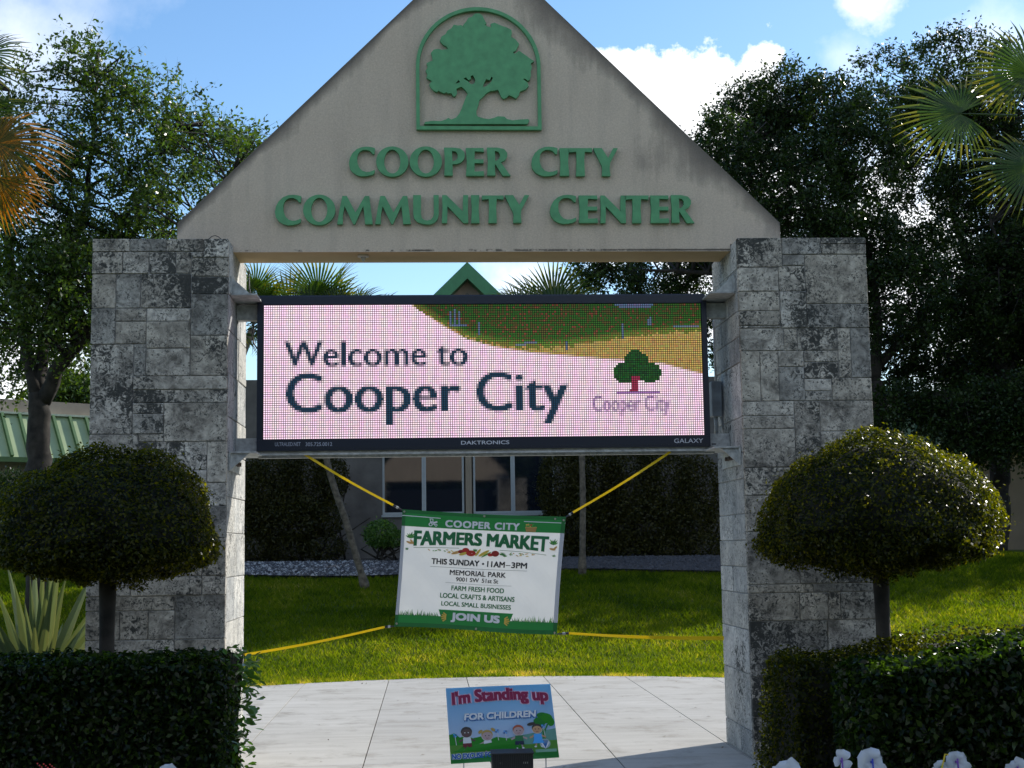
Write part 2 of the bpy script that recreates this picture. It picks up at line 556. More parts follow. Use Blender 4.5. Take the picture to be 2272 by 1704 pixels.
# unseen street and the trees across it, added to lower the fill light
st = Acc(); st.box(-200, 200, -17, -7.5, -.06, -.008)
tag(st.out('road', plain('asphalt', (.05, .05, .052), .9, noisy=.25, nscale=6)), kind='structure')
for y0 in (-7.5, -17.15):
    tag(Acc().box(-200, 200, y0 + .002, y0 + .148, -.06, .11).out('kerb', plain('kerb_concrete', (.35, .34, .32), .9)), kind='structure')
tag(Acc().box(-200, 200, -12.3, -12.18, -.007, -.003).out('road_marking', plain('road_yellow', (.55, .38, .05), .7)), kind='structure')

# ------------------------------------------------------------------ stone pillars
XI, XO, H = 1.945, 2.953, 3.941
# stone layouts traced from the two faces: x0, x1, top, bottom in traced units
LEFT = [(590, 830, 78, 162), (830, 1065, 78, 162), (1065, 1310, 78, 162), (1310, 1470, 78, 200), (590, 785, 162, 305), (785, 955, 162, 305), (955, 1130, 162, 305), (1130, 1230, 162, 305), (1230, 1310, 162, 200), (1230, 1470, 200, 325), (1130, 1230, 305, 305),
        (590, 745, 305, 530), (745, 905, 305, 530), (905, 1230, 305, 530), (1230, 1470, 325, 440), (1230, 1470, 440, 708), (590, 745, 530, 762), (745, 945, 530, 615), (945, 1230, 530, 615), (745, 945, 615, 762), (945, 1230, 615, 790), (1230, 1470, 708, 968),
        (590, 865, 762, 1338), (865, 945, 762, 968), (945, 1230, 790, 968), (865, 1470, 968, 1055), (865, 1470, 1055, 1140), (865, 1065, 1140, 1208), (865, 1065, 1208, 1338), (1065, 1470, 1140, 1388), (590, 905, 1338, 1560), (905, 1065, 1338, 1388), (905, 1345, 1388, 1570), (1345, 1470, 1388, 1650),
        (590, 905, 1560, 1800), (905, 1345, 1570, 1650), (905, 1470, 1650, 1800), (590, 800, 1800, 2000), (800, 1200, 1800, 2000), (1200, 1470, 1800, 2000), (590, 1000, 2000, 2235), (1000, 1320, 2000, 2120), (1320, 1470, 2000, 2235), (1000, 1320, 2120, 2235), (590, 870, 2235, 2355), (870, 1320, 2235, 2355), (1320, 1470, 2235, 2355),
        (590, 680, 2355, 2445), (680, 1150, 2355, 2445), (1150, 1470, 2355, 2625), (590, 805, 2445, 2625), (805, 985, 2445, 2625), (985, 1150, 2445, 2625), (590, 1150, 2625, 2860), (1150, 1470, 2625, 2860), (590, 900, 2860, 3150), (900, 1470, 2860, 3150), (590, 1100, 3150, 3446), (1100, 1470, 3150, 3446)]
RIGHT = [(370, 660, 88, 285), (660, 915, 88, 200), (915, 1210, 88, 130), (915, 1210, 130, 200), (660, 805, 200, 275), (805, 1210, 200, 530), (370, 630, 285, 445), (630, 805, 275, 445), (370, 635, 445, 575), (635, 805, 445, 690), (805, 1210, 530, 690), (370, 635, 575, 672),
         (370, 650, 690, 840), (370, 635, 672, 690), (650, 740, 690, 840), (740, 1000, 690, 840), (1000, 1085, 690, 1020), (1085, 1210, 690, 1020), (370, 490, 840, 1170), (490, 610, 840, 1170), (610, 775, 840, 945), (610, 775, 945, 1170), (775, 1000, 840, 915), (775, 1000, 915, 1025), (1000, 1000, 0, 0),
         (775, 950, 1025, 1105), (775, 950, 1105, 1170), (950, 1210, 1020, 1170), (370, 700, 1170, 1265), (370, 700, 1265, 1350), (700, 865, 1170, 1600), (865, 1210, 1170, 1370), (370, 700, 1350, 1600), (865, 1210, 1370, 1600),
         (370, 620, 1600, 1780), (620, 1210, 1600, 1780), (370, 900, 1780, 2010), (900, 1210, 1780, 2010), (370, 700, 2010, 2350), (700, 1210, 2010, 2350), (370, 780, 2350, 2405), (780, 1210, 2350, 2405), (370, 690, 2405, 2580), (690, 870, 2405, 2580), (870, 950, 2405, 2580), (950, 1210, 2405, 2580),
         (370, 860, 2580, 2930), (860, 1210, 2580, 2930), (370, 520, 2930, 3180), (520, 1210, 2930, 3180), (370, 640, 3180, 3446), (640, 1210, 3180, 3446)]


def pillar(side, T, label):
    xi, xo = side * XI, side * XO
    lo, hi = min(xi, xo), max(xi, xo)
    t = thing('stone_pillar', label, 'pillar', ((lo + hi) / 2, T / 2, 0), 'stone pillars of the sign')
    Acc().box(lo + .012, hi - .012, .012, T - .012, 0, H - .012).out('mortar_core', M_MORTAR, t)
    bevbox('coping', lo + .054, hi - .054, .054, T - .054, H - .055, H + .003, M_STONE, t, .01, .003)
    lay, a0, a1 = (LEFT, 590, 1470) if side < 0 else (RIGHT, 370, 1210)
    top = 78 if side < 0 else 88
    kz = H / (3446 - top); ku = (hi - lo) / (a1 - a0); g = .0026
    for (u0, u1, v0, v1) in lay:
        if u1 <= u0 or v1 <= v0: continue
        x0, x1 = lo + (u0 - a0) * ku, lo + (u1 - a0) * ku
        z1, z0 = H - (v0 - top) * kz, H - (v1 - top) * kz
        x0 += 0 if u0 == a0 else g; x1 -= 0 if u1 == a1 else g
        p = random.uniform(-.004, .003)
        bevbox('stone_block', x0, x1, p, .052 + p, z0 + g, z1 - (0 if v0 == top else g), M_STONE, t, .004, .0012)
    # reveal (towards the opening), outer side and back: coursed blocks
    rs = random.Random(5 + side)
    for face in ('in', 'outer', 'back'):
        z = 0.0
        while z < H - .1:
            h = rs.choice([.2, .27, .33, .42]) if face == 'in' else rs.choice([.3, .42, .5])
            if z + h > H - .2: h = H - z + .0005
            a0f, a1f = (.056, T - .002) if face != 'back' else (lo + .055, hi - .055)
            cuts = [a0f] + ([a0f + (a1f - a0f) * rs.uniform(.3, .7)] if rs.random() < .65 else []) + [a1f]
            for c0, c1 in zip(cuts, cuts[1:]):
                p = rs.uniform(-.004, .004)
                if face == 'back':
                    bevbox('stone_block', c0 + g, c1 - g, T - .052 + p, T + p - .002, z + g, z + h - g, M_STONE, t, .004, .0012)
                else:
                    xf = xi if face == 'in' else xo
                    s = -1 if (xf > (lo + hi) / 2) else 1
                    xa, xb = sorted((xf + p * s, xf + s * (.05 + p)))
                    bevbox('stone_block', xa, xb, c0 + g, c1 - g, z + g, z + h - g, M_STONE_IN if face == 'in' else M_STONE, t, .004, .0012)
            z += h
    return t


pl = pillar(-1, 1.079, 'left stone pillar of the sign, its reveal lit white by the sun')
pr_ = pillar(1, 1.005, 'right stone pillar of the sign, between the display and the sunlit topiary')
Acc().tube([at(565 / 1, 528, .1) + Vector((-.30, 0, -.01)) + Vector((.025 * k - .05, 0, .03 * math.sin(k * .8))) for k in range(5)], .003, 5).out('wire_loop', M_BLACK, pl)

# ------------------------------------------------------------------ gable with letters and emblem
gab = thing('gable_sign', 'beige stucco gable carried by both pillars, green tree emblem and green letters on it', 'sign', (0, GY + GT / 2, GZB))
ax = (GX0 + GX1) / 2
prof = [(GX0, GZB + .002), (GX1, GZB + .002), (GX1, GZS), (ax, GAZ), (GX0, GZS)]
# the parts over the pillars rest on the coping
prof = [(GX0, H + .006), (-XI + .0, H + .006), (-XI + .0, GZB), (XI, GZB), (XI, H + .006), (GX1, H + .006), (GX1, GZS), (ax, GAZ), (GX0, GZS)]
n = len(prof)
V = [(x, GY, z) for x, z in prof] + [(x, GY + GT, z) for x, z in prof]
Fc = [tuple(range(n)), tuple(range(n, 2 * n))[::-1]] + [((k + 1) % n, k, k + n, (k + 1) % n + n) for k in range(n) if k != 2]
mesh('gable_wall', V, Fc, M_STUCCO, gab)
mesh('soffit', [(-XI, GY, GZB), (XI, GY, GZB), (XI, GY + GT, GZB), (-XI, GY + GT, GZB)], [(0, 3, 2, 1)], M_SOFFIT, gab)
GL = {
    'C': ([(330, 512), (300, 503), (260, 499), (222, 503), (180, 520), (145, 552), (122, 595), (114, 640), (122, 680), (145, 712), (180, 735), (220, 746), (262, 743), (300, 735), (325, 722), (328, 692), (312, 698), (285, 708), (255, 710), (225, 700), (200, 675), (186, 640), (182, 600), (188, 565), (205, 540), (230, 527), (262, 525), (290, 535), (312, 560), (325, 562)], None),
    'M': ([(622, 737), (645, 600), (665, 507), (702, 507), (772, 642), (850, 507), (886, 507), (900, 620), (914, 737), (850, 737), (845, 660), (836, 590), (768, 737), (754, 737), (683, 590), (670, 660), (667, 737)], None),
    'U': ([(1243, 500), (1306, 500), (1306, 655), (1312, 685), (1330, 703), (1358, 708), (1385, 700), (1402, 680), (1410, 650), (1408, 500), (1450, 500), (1449, 660), (1438, 700), (1410, 728), (1370, 740), (1320, 735), (1275, 718), (1250, 690), (1243, 655)], None),
    'N': ([(1475, 727), (1482, 610), (1480, 500), (1514, 500), (1645, 632), (1646, 560), (1650, 500), (1690, 500), (1687, 610), (1689, 727), (1650, 727), (1522, 590), (1521, 660), (1518, 727)], None),
    'I': ([(1715, 727), (1721, 612), (1715, 500), (1781, 500), (1775, 612), (1781, 727)], None),
    'T': ([(1805, 503), (1980, 503), (1978, 536), (1924, 531), (1919, 600), (1922, 727), (1854, 727), (1861, 600), (1859, 531), (1806, 538)], None),
    'Y': ([(1990, 500), (2058, 500), (2108, 580), (2150, 500), (2187, 500), (2123, 620), (2118, 665), (2123, 725), (2055, 725), (2060, 665), (2056, 640)], None),
    'P': ([(1495, 340), (1501, 225), (1495, 113), (1570, 113), (1625, 120), (1655, 145), (1664, 175), (1655, 210), (1630, 235), (1595, 247), (1563, 248), (1564, 340)], [(1560, 140), (1590, 145), (1603, 165), (1604, 195), (1592, 215), (1562, 225)]),
    'E': ([(1672, 342), (1680, 225), (1673, 116), (1815, 116), (1818, 147), (1745, 143), (1742, 208), (1814, 208), (1815, 240), (1742, 238), (1742, 308), (1815, 304), (1818, 342)], None),
    'R': ([(1845, 340), (1852, 225), (1845, 113), (1930, 113), (1985, 125), (2008, 155), (2008, 185), (1990, 215), (1955, 232), (2032, 342), (1970, 342), (1910, 246), (1908, 295), (1912, 340)], [(1910, 140), (1935, 145), (1950, 165), (1948, 195), (1930, 215), (1911, 222)]),
}
LINES = [('C', -1.0494, -0.8467, 4.4833, 4.7213), ('O', -0.838, -0.5854, 4.4805, 4.7238), ('O', -0.5774, -0.3234, 4.4808, 4.7244), ('P', -0.3073, -0.1426, 4.4908, 4.7149), ('E', -0.1374, 0.0058, 4.489, 4.7122), ('R', 0.029, 0.2124, 4.4892, 4.7156), ('C', 0.3774, 0.5868, 4.4846, 4.7244), ('I', 0.6019, 0.676, 4.4897, 4.7126), ('T', 0.6774, 0.8607, 4.4878, 4.713), ('Y', 0.8686, 1.0653, 4.488, 4.7135),
         ('C', -1.6205, -1.4175, 4.0949, 4.3366), ('O', -1.4037, -1.1541, 4.0956, 4.3376), ('M', -1.1409, -0.8652, 4.1031, 4.3269), ('M', -0.847, -0.5698, 4.1047, 4.3269), ('U', -0.5512, -0.3518, 4.0995, 4.3338), ('N', -0.3299, -0.1218, 4.1119, 4.3338), ('I', -0.1004, -0.0345, 4.1116, 4.3338), ('T', -0.0142, 0.1568, 4.1115, 4.3309), ('Y', 0.1633, 0.3562, 4.1133, 4.3338), ('C', 0.5176, 0.7268, 4.1031, 4.3368), ('E', 0.7445, 0.8943, 4.1117, 4.3309), ('N', 0.9137, 1.1176, 4.1105, 4.3309), ('T', 1.1123, 1.2996, 4.1103, 4.3309), ('E', 1.3114, 1.4585, 4.111, 4.331), ('R', 1.4768, 1.6589, 4.1098, 4.3339)]
for ch, x0, x1, z0, z1 in LINES:
    if ch == 'O':
        cx, cz, rx, rz = (x0 + x1) / 2, (z0 + z1) / 2, (x1 - x0) / 2, (z1 - z0) / 2
        cs = [[(cx + rx * a * math.cos(t), cz + rz * b * math.sin(t)) for t in np.arange(28) / 28 * 2 * math.pi] for a, b in ((1, 1), (.50, .79))]
    else:
        o, h = GL[ch]
        ox = [p[0] for p in o]; oy = [p[1] for p in o]
        fx = lambda c: [(x0 + (p[0] - min(ox)) / (max(ox) - min(ox)) * (x1 - x0), z1 - (p[1] - min(oy)) / (max(oy) - min(oy)) * (z1 - z0)) for p in c]
        cs = [fx(o)] + ([fx(h)] if h else [])
    shape2d(cs, .035, 'letter', M_GREEN, gab, GY - .006)
EM = [(225, 1540), (240, 1515), (330, 1500), (430, 1505), (490, 1485), (525, 1465), (560, 1485), (620, 1460), (660, 1410), (690, 1340), (720, 1260), (745, 1200), (760, 1170), (745, 1140), (710, 1105), (685, 1085), (650, 1095), (620, 1110), (630, 1150), (620, 1185), (600, 1205), (575, 1190), (560, 1160), (520, 1165), (500, 1150), (470, 1165), (430, 1145), (400, 1130), (385, 1150), (345, 1130), (315, 1100), (290, 1060), (300, 1040), (325, 1015), (300, 1000), (270, 985), (255, 975), (268, 930), (245, 890), (262, 860), (270, 825), (255, 800), (285, 780), (330, 765), (325, 715), (310, 670), (345, 630), (400, 620), (450, 635), (520, 622), (500, 590), (460, 570), (420, 520), (440, 470), (490, 440), (510, 400), (560, 370), (590, 325), (640, 335), (680, 330), (720, 362), (700, 335), (740, 290), (770, 240), (810, 230), (850, 190), (900, 185), (940, 215), (965, 265), (990, 310), (968, 325), (1005, 350), (1052, 358), (1040, 315), (1090, 300), (1130, 320), (1190, 345), (1240, 360), (1295, 390), (1300, 430), (1288, 475), (1340, 500), (1390, 560), (1370, 600), (1350, 640), (1310, 660), (1335, 682), (1390, 645), (1440, 680), (1490, 715), (1530, 745), (1575, 772), (1530, 798), (1545, 850), (1530, 900), (1535, 950), (1520, 1000), (1490, 1010), (1465, 985), (1435, 990), (1490, 1030), (1505, 1075), (1470, 1115), (1400, 1140), (1385, 1190), (1350, 1230), (1310, 1205), (1265, 1185), (1240, 1215), (1200, 1232), (1170, 1210), (1150, 1160), (1130, 1120), (1090, 1130), (1040, 1135), (990, 1160), (950, 1205), (905, 1245), (890, 1310), (865, 1380), (870, 1430), (885, 1450), (950, 1470), (1020, 1480), (1080, 1465), (1130, 1445), (1210, 1450), (1240, 1480), (1310, 1495), (1400, 1485), (1500, 1480), (1515, 1500), (1490, 1540)]
EH = [[(605, 1050), (650, 1000), (665, 1030)], [(705, 985), (740, 970), (770, 1005), (800, 985), (795, 950), (825, 945), (855, 1000), (840, 1045), (800, 1055), (760, 1015)], [(940, 1085), (985, 990), (1030, 1005), (1050, 960), (1068, 975), (1050, 1020), (1010, 1060), (975, 1085)]]
ec = lambda c: [(at(900 + x / 5.531, y / 5.531, GY)[0], at(900 + x / 5.531, y / 5.531, GY)[2]) for x, y in c]
shape2d([ec(EM)] + [ec(h) for h in EH], .035, 'tree_emblem', M_GREEN, gab, GY - .006)
cxe, hw, zb, zs_, zt = -.0290, .4935, 4.8605, 5.372, 5.862
th = .028


def archc(d):
    r = hw - d
    c = [(cxe - r, zb + d), (cxe + r, zb + d)]
    return c + [(cxe + r * math.cos(t), zs_ + (zt - zs_ - d) * math.sin(t)) for t in np.linspace(0, math.pi, 36)]


shape2d([archc(0), archc(th)], .035, 'arch_frame', M_GREEN, gab, GY - .006)

# small white disc fitting screwed to the soffit
sf = thing('soffit_fitting', 'small white disc fitting under the beam, left of centre', 'fitting', at(806, 573, GY + .1))
p = at(806, 568, GY + .12)
Acc().tube([(p.x, p.y, GZB - .001), (p.x, p.y, GZB - .014), (p.x, p.y, GZB - .016)], [.044, .046, .03], 16).out('disc', plain('fitting_white', (.6, .57, .5), .5), sf)
Acc().tube([(p.x, p.y, GZB - .017), (p.x, p.y, GZB - .05)], [.022, .008], 10).out('stem', plain('fitting_grey', (.4, .38, .34), .5), sf)

# ------------------------------------------------------------------ LED display
LX0, LX1, LZ0, LZ1, LY = -1.7776, 1.7777, 2.3623, 3.5712, .4379
led = thing('led_display', 'wide electronic display hung between the pillars, showing Welcome to Cooper City', 'display', (0, LY + .12, LZ0))
sx0, sx1, sz0, sz1 = -1.728, 1.733, 2.452, 3.508
d_ = .022
Acc().box(LX0, LX1, LY + d_, LY + .24, LZ0, LZ1).out('cabinet', M_BLACK, led)
fr = Acc()
fr.box(LX0, LX1, LY, LY + d_ - .001, sz1 + .004, LZ1 + .001); fr.box(LX0, LX1, LY, LY + d_ - .001, LZ0 - .001, sz0 - .004)
fr.box(LX0, sx0 - .004, LY, LY + d_ - .001, sz0 - .0035, sz1 + .0035); fr.box(sx1 + .004, LX1, LY, LY + d_ - .001, sz0 - .0035, sz1 + .0035)
fr.out('bezel', plain('bezel_black', (.010, .012, .024), .35, noisy=0), led)
NC, NR = 200, 60


def raster(body, c0, c1, r0, r1, bold=0.0, ss=3):
    """coverage of a text line on the matrix, r0 = top row of its box"""
    V_, T_, _a = text2d(body)
    G = np.zeros((NR * ss, NC * ss), bool)
    if bold:
        return np.maximum.reduce([raster(body, c0 + dx, c1 + dx, r0, r1, 0, ss) for dx in (-bold, 0, bold)])
    P = np.stack([(c0 + V_[:, 0] * (c1 - c0)) * ss, (r1 - V_[:, 1] * (r1 - r0)) * ss], 1)
    for t in T_:
        a, b, c = P[t[0]], P[t[1]], P[t[2]]
        lo = np.floor(np.minimum(np.minimum(a, b), c)).astype(int); hi = np.ceil(np.maximum(np.maximum(a, b), c)).astype(int)
        lo = np.maximum(lo, 0); hi = np.minimum(hi, [NC * ss, NR * ss])
        if (hi <= lo).any(): continue
        X_, Y_ = np.meshgrid(np.arange(lo[0], hi[0]) + .5, np.arange(lo[1], hi[1]) + .5)
        f1 = (b[0] - a[0]) * (Y_ - a[1]) - (b[1] - a[1]) * (X_ - a[0])
        f2 = (c[0] - b[0]) * (Y_ - b[1]) - (c[1] - b[1]) * (X_ - b[0])
        f3 = (a[0] - c[0]) * (Y_ - c[1]) - (a[1] - c[1]) * (X_ - c[0])
        ins = ((f1 >= 0) & (f2 >= 0) & (f3 >= 0)) | ((f1 <= 0) & (f2 <= 0) & (f3 <= 0))
        G[lo[1]:hi[1], lo[0]:hi[0]] |= ins
    return G.reshape(NR, ss, NC, ss).mean((1, 3))


cc, rr = np.meshgrid(np.arange(NC) + .5, np.arange(NR) + .5)
img = np.zeros((NR, NC, 3)); img[:] = (.84, .61, .73)
img *= (1 + .07 * np.sin(cc * .9)[..., None] * np.array([.6, -.5, .7])) * (1 + rng.normal(0, .035, (NR, NC, 3)))
img *= (1 - .10 * np.clip((rr / NR - .2), 0, 1))[..., None]
gb = np.interp(cc[0], [60, 67, 74, 81, 92, 105, 121, 135, 148, 168, 199], [-5, 0, 4.4, 9, 15, 18.2, 20, 19.5, 18, 15, 12.5])
yb = np.interp(cc[0], [60, 67, 74, 81, 92, 105, 121, 137, 148, 166, 182, 199], [-5, .3, 4.9, 9.6, 15.8, 19.4, 22, 23.5, 24.5, 26, 27.5, 32])
yl = (rr < yb[None]) & (cc > 66)
ya = (np.clip(yb[None] - rr + .5, 0, 1) * (cc > 66))[..., None]
img = img * (1 - ya) + ya * np.array([.36, .25, .075]) * (1 + rng.normal(0, .10, (NR, NC, 3)))
gm = (rr < gb[None] + rng.normal(0, .45, (NR, NC))) & (cc > 66) & yl
dots = rng.random((NR, NC))
gcol = np.zeros((NR, NC, 3)); gcol[:] = (.022, .075, .010)
gcol[dots > .55] = (.055, .05, .012); gcol[dots > .93] = (.13, .04, .02)
gcol *= (1 + .9 * np.clip(1 - np.abs(rr - gb[None] + 1) / 3, 0, 1))[..., None]
gcol *= (.8 + .5 * (rr / 20))[..., None]
bl_ = np.clip((rr - gb[None] + 3.5) / 3.5, 0, 1)[..., None] * .6
gcol = gcol * (1 - bl_) + np.array([.17, .17, .03]) * bl_
img[gm] = gcol[gm]
for (c, r0, r1) in ((84, 3, 9), (86, 2, 10), (88, 3, 10), (97, 8, 14), (137, 17, 21), (163, 9, 16), (175, 7, 10), (176, 6, 10)):
    img[r0:r1, c] = (.07, .10, .16)
for (r, c0, c1) in ((10, 187, 199), (9, 84, 92), (17, 118, 124), (18, 114, 119), (0, 160, 178), (1, 162, 177)):
    img[r, c0:c1] = img[r, c0:c1] * .5 + np.array([.05, .07, .16])
tx = raster('Welcome to', 9.5, 92, 16.3, 27.8, .32)[..., None]
img = img * (1 - tx) + np.array([.012, .028, .055]) * tx
tx = raster('Cooper City', 10.5, 137.3, 30.6, 54, .6)[..., None]
img = img * (1 - tx) + np.array([.010, .032, .060]) * tx
tr = np.zeros((NR, NC), bool)
for (c, r, a, b) in ((169.5, 27.5, 6, 5.5), (164, 31.5, 5.5, 4.5), (175.5, 31.5, 5.5, 4.5), (170, 31, 8, 4.2), (169, 24, 4, 3)):
    tr |= ((cc - c) / a) ** 2 + ((rr - r) / b) ** 2 < 1
img[tr] = np.array([.012, .055, .012]) * (1 + rng.normal(0, .2, (tr.sum(), 3)))
tk = (np.abs(cc - 168.5 - (rr - 37) * -.12) < 1.6 + .4 * np.abs(rr - 37) / 3) & (rr > 33) & (rr < 40.6)
img[tk] = (.22, .02, .05)
img[40, 160:180] = (.25, .12, .32)
tx = raster('Cooper City', 149, 184.5, 41.8, 51, .12)[..., None] * .9
img = img * (1 - tx) + np.array([.10, .03, .20]) * tx
img = np.clip(img, .002, 1)
pw, ph = (sx1 - sx0) / NC, (sz1 - sz0) / NR
X0 = sx0 + (cc - .5) * pw + pw * .13; X1 = X0 + pw * .74
Z1 = sz1 - (rr - .5) * ph - ph * .14; Z0 = Z1 - ph * .72
yy = np.full_like(X0, LY + .010)
Q = np.stack([np.stack([X0, yy, Z0], -1), np.stack([X1, yy, Z0], -1), np.stack([X1, yy, Z1], -1), np.stack([X0, yy, Z1], -1)], 2).reshape(-1, 4, 3)
ML = MT('led_emitter')
at_ = ML.n('ShaderNodeAttribute'); at_.attribute_name = 'led'
em = ML.n('ShaderNodeEmission'); ML.l(at_.outputs['Color'], em.inputs['Color']); em.inputs['Strength'].default_value = 1.2
gl = ML.n('ShaderNodeBsdfGlossy'); gl.inputs['Roughness'].default_value = .5; gl.inputs['Color'].default_value = (.02, .02, .02, 1)
ad = ML.n('ShaderNodeAddShader'); ML.l(em.outputs[0], ad.inputs[0]); ML.l(gl.outputs[0], ad.inputs[1]); ML.l(ad.outputs[0], ML.o.inputs[0])
lm = bigmesh('led_matrix', Q, ML.m, led); lm['kind'] = 'stuff'
ca = lm.data.color_attributes.new('led', 'FLOAT_COLOR', 'POINT')
ca.data.foreach_set('color', np.repeat(np.concatenate([img, np.ones((NR, NC, 1))], -1).reshape(-1, 4), 4, 0).astype(np.float32).reshape(-1))
mesh('louvre_face', [(sx0 - .003, LY + .018, sz0 - .003), (sx1 + .003, LY + .018, sz0 - .003), (sx1 + .003, LY + .018, sz1 + .003), (sx0 - .003, LY + .018, sz1 + .003)], [(0, 1, 2, 3)], plain('louvre_black', (.006, .006, .008), .6, noisy=0), led)
M_CAP = plain('silver_lettering', (.55, .56, .62), .4, noisy=0)


def plate_text(body, pxa, pxb, pyt, pyb, Y, name, mat, parent, bold=.006):
    a, b = at(pxa, pyb, Y), at(pxb, pyt, Y)
    V_, T_, _ = text2d(body, bold)
    return mesh(name, [(a.x + v[0] * (b.x - a.x), Y, a.z + v[1] * (b.z - a.z)) for v in V_], T_, mat, parent)


plate_text('ULTRALED.NET', 610, 667, 981, 990, LY - .002, 'lettering', plain('dim_lettering', (.35, .37, .45), .4, noisy=0), led)
plate_text('305.725.0012', 678, 737, 981, 990, LY - .002, 'lettering', bpy.data.materials['dim_lettering'], led)
plate_text('DAKTRONICS', 1023, 1130, 977, 986.5, LY - .002, 'lettering', M_CAP, led, .012)
plate_text('GALAXY', 1496, 1560, 972.5, 983, LY - .002, 'lettering', M_CAP, led, .004)
rail = Acc(); rail.box(LX0 + .01, LX1 + .05, LY + .03, LY + .05, LZ0 - .016, LZ0 - .002); rail.box(LX0 - .02, LX1 + .08, LY + .015, LY + .022, LZ0 - .034, LZ0 - .020)
rail.box(LX0, LX1 + .05, LY + .10, LY + .17, LZ0 - .05, LZ0 - .018)
rail.out('bottom_rail', M_STEEL, led)
dr = Acc()
for k in range(60): dr.box(LX0 + .2 + k * .057, LX0 + .235 + k * .057, LY - .004, LY, LZ0 + .012, LZ0 + .022)
dr.out('drip_slots', M_BLACK, led)['kind'] = 'stuff'
tb_ = Acc().box(LX0 + .005, LX1 - .005, LY + .04, LY + .22, LZ1 + .001, LZ1 + .02); tb_.out('top_flange', plain('navy_flange', (.02, .03, .06), .4, noisy=0), led)


def bracket(side, z, low):
    xi = side * XI; xl_ = (LX0 if side < 0 else LX1)
    t = thing('mounting_bracket', f'grey steel bracket joining the {"lower" if low else "upper"} {"left" if side < 0 else "right"} corner of the display to its pillar', 'bracket', (xi, LY, z), 'steel brackets holding the display')
    a, b = sorted((xi, xl_))
    s = 1 if side < 0 else -1
    Acc().box(a + .001, b - .001, LY + .06, LY + .16, z - .11, z + .005).out('beam', M_STEEL, t)
    pz = (z - .135 if low else z + .02)
    Acc().box(*sorted((xi + s * .001, xi + s * .20)), .12, LY + .30, pz, pz + .012).out('plate', M_STEEL, t)
    x0, x1 = xi + s * .004, xi + s * .15
    y = .14
    zz = pz - .001 if low else pz + .013
    dz = -.13 if low else .13
    V = [(x0, y, zz), (x1, y, zz), (x0, y, zz + dz), (x0, y + .01, zz), (x1, y + .01, zz), (x0, y + .01, zz + dz)]
    mesh('gusset', V, [(0, 1, 2), (3, 5, 4), (0, 3, 4, 1), (1, 4, 5, 2), (2, 5, 3, 0)], M_STEEL, t)
    Acc().box(*sorted((xi + s * .001, xi + s * .012)), .10, LY + .32, *sorted((zz + dz, zz))).out('wall_flange', M_STEEL, t)
    for k in range(4):
        yb_ = .16 + k * .11
        Acc().tube([(xi + s * .012, yb_, zz + dz * .5), (xi + s * .045, yb_, zz + dz * .5)], .016, 6).out('bolt', M_RUST, t)


for sd_ in (-1, 1):
    bracket(sd_, LZ1 - .06, False)
    bracket(sd_, LZ0 + .10, True)
jb = thing('junction_box', 'grey electrical box with conduits between the display and the right pillar', 'electrical box', (1.86, .7, 2.6))
a, b = at(1578, 925, .75), at(1612, 847, .75)
bevbox('box', a.x, 1.935, .70, .80, a.z, b.z, plain('galvanised_box', (.30, .32, .34), .5, noisy=.2), jb, .005)
for k, px in enumerate((1588, 1604)):
    q = at(px, 925, .75)
    Acc().tube([(q.x, .75, q.z), (q.x + .004, .75, q.z - .08), (q.x + (.02 if k else -.004), .75, q.z - .16)], [.018, .018, .016], 8).out('conduit', M_STEEL, jb, True)
q = at(1589, 847, .95)
Acc().tube([(q.x, .95, 2.75), (q.x, .95, 3.45)], .014, 8).out('riser_pipe', plain('riser_grey', (.5, .5, .5), .6), jb, True)
wl = thing('black_cable', 'black cable looping beside the left end of the display', 'cable', (-1.85, .7, 3.3))
Acc().tube([at(x, y, .70) for x, y in ((552, 600), (553, 640), (568, 700), (562, 725), (559, 745), (563, 762), (572, 775))], .006, 6).out('cord', M_BLACK, wl, True)


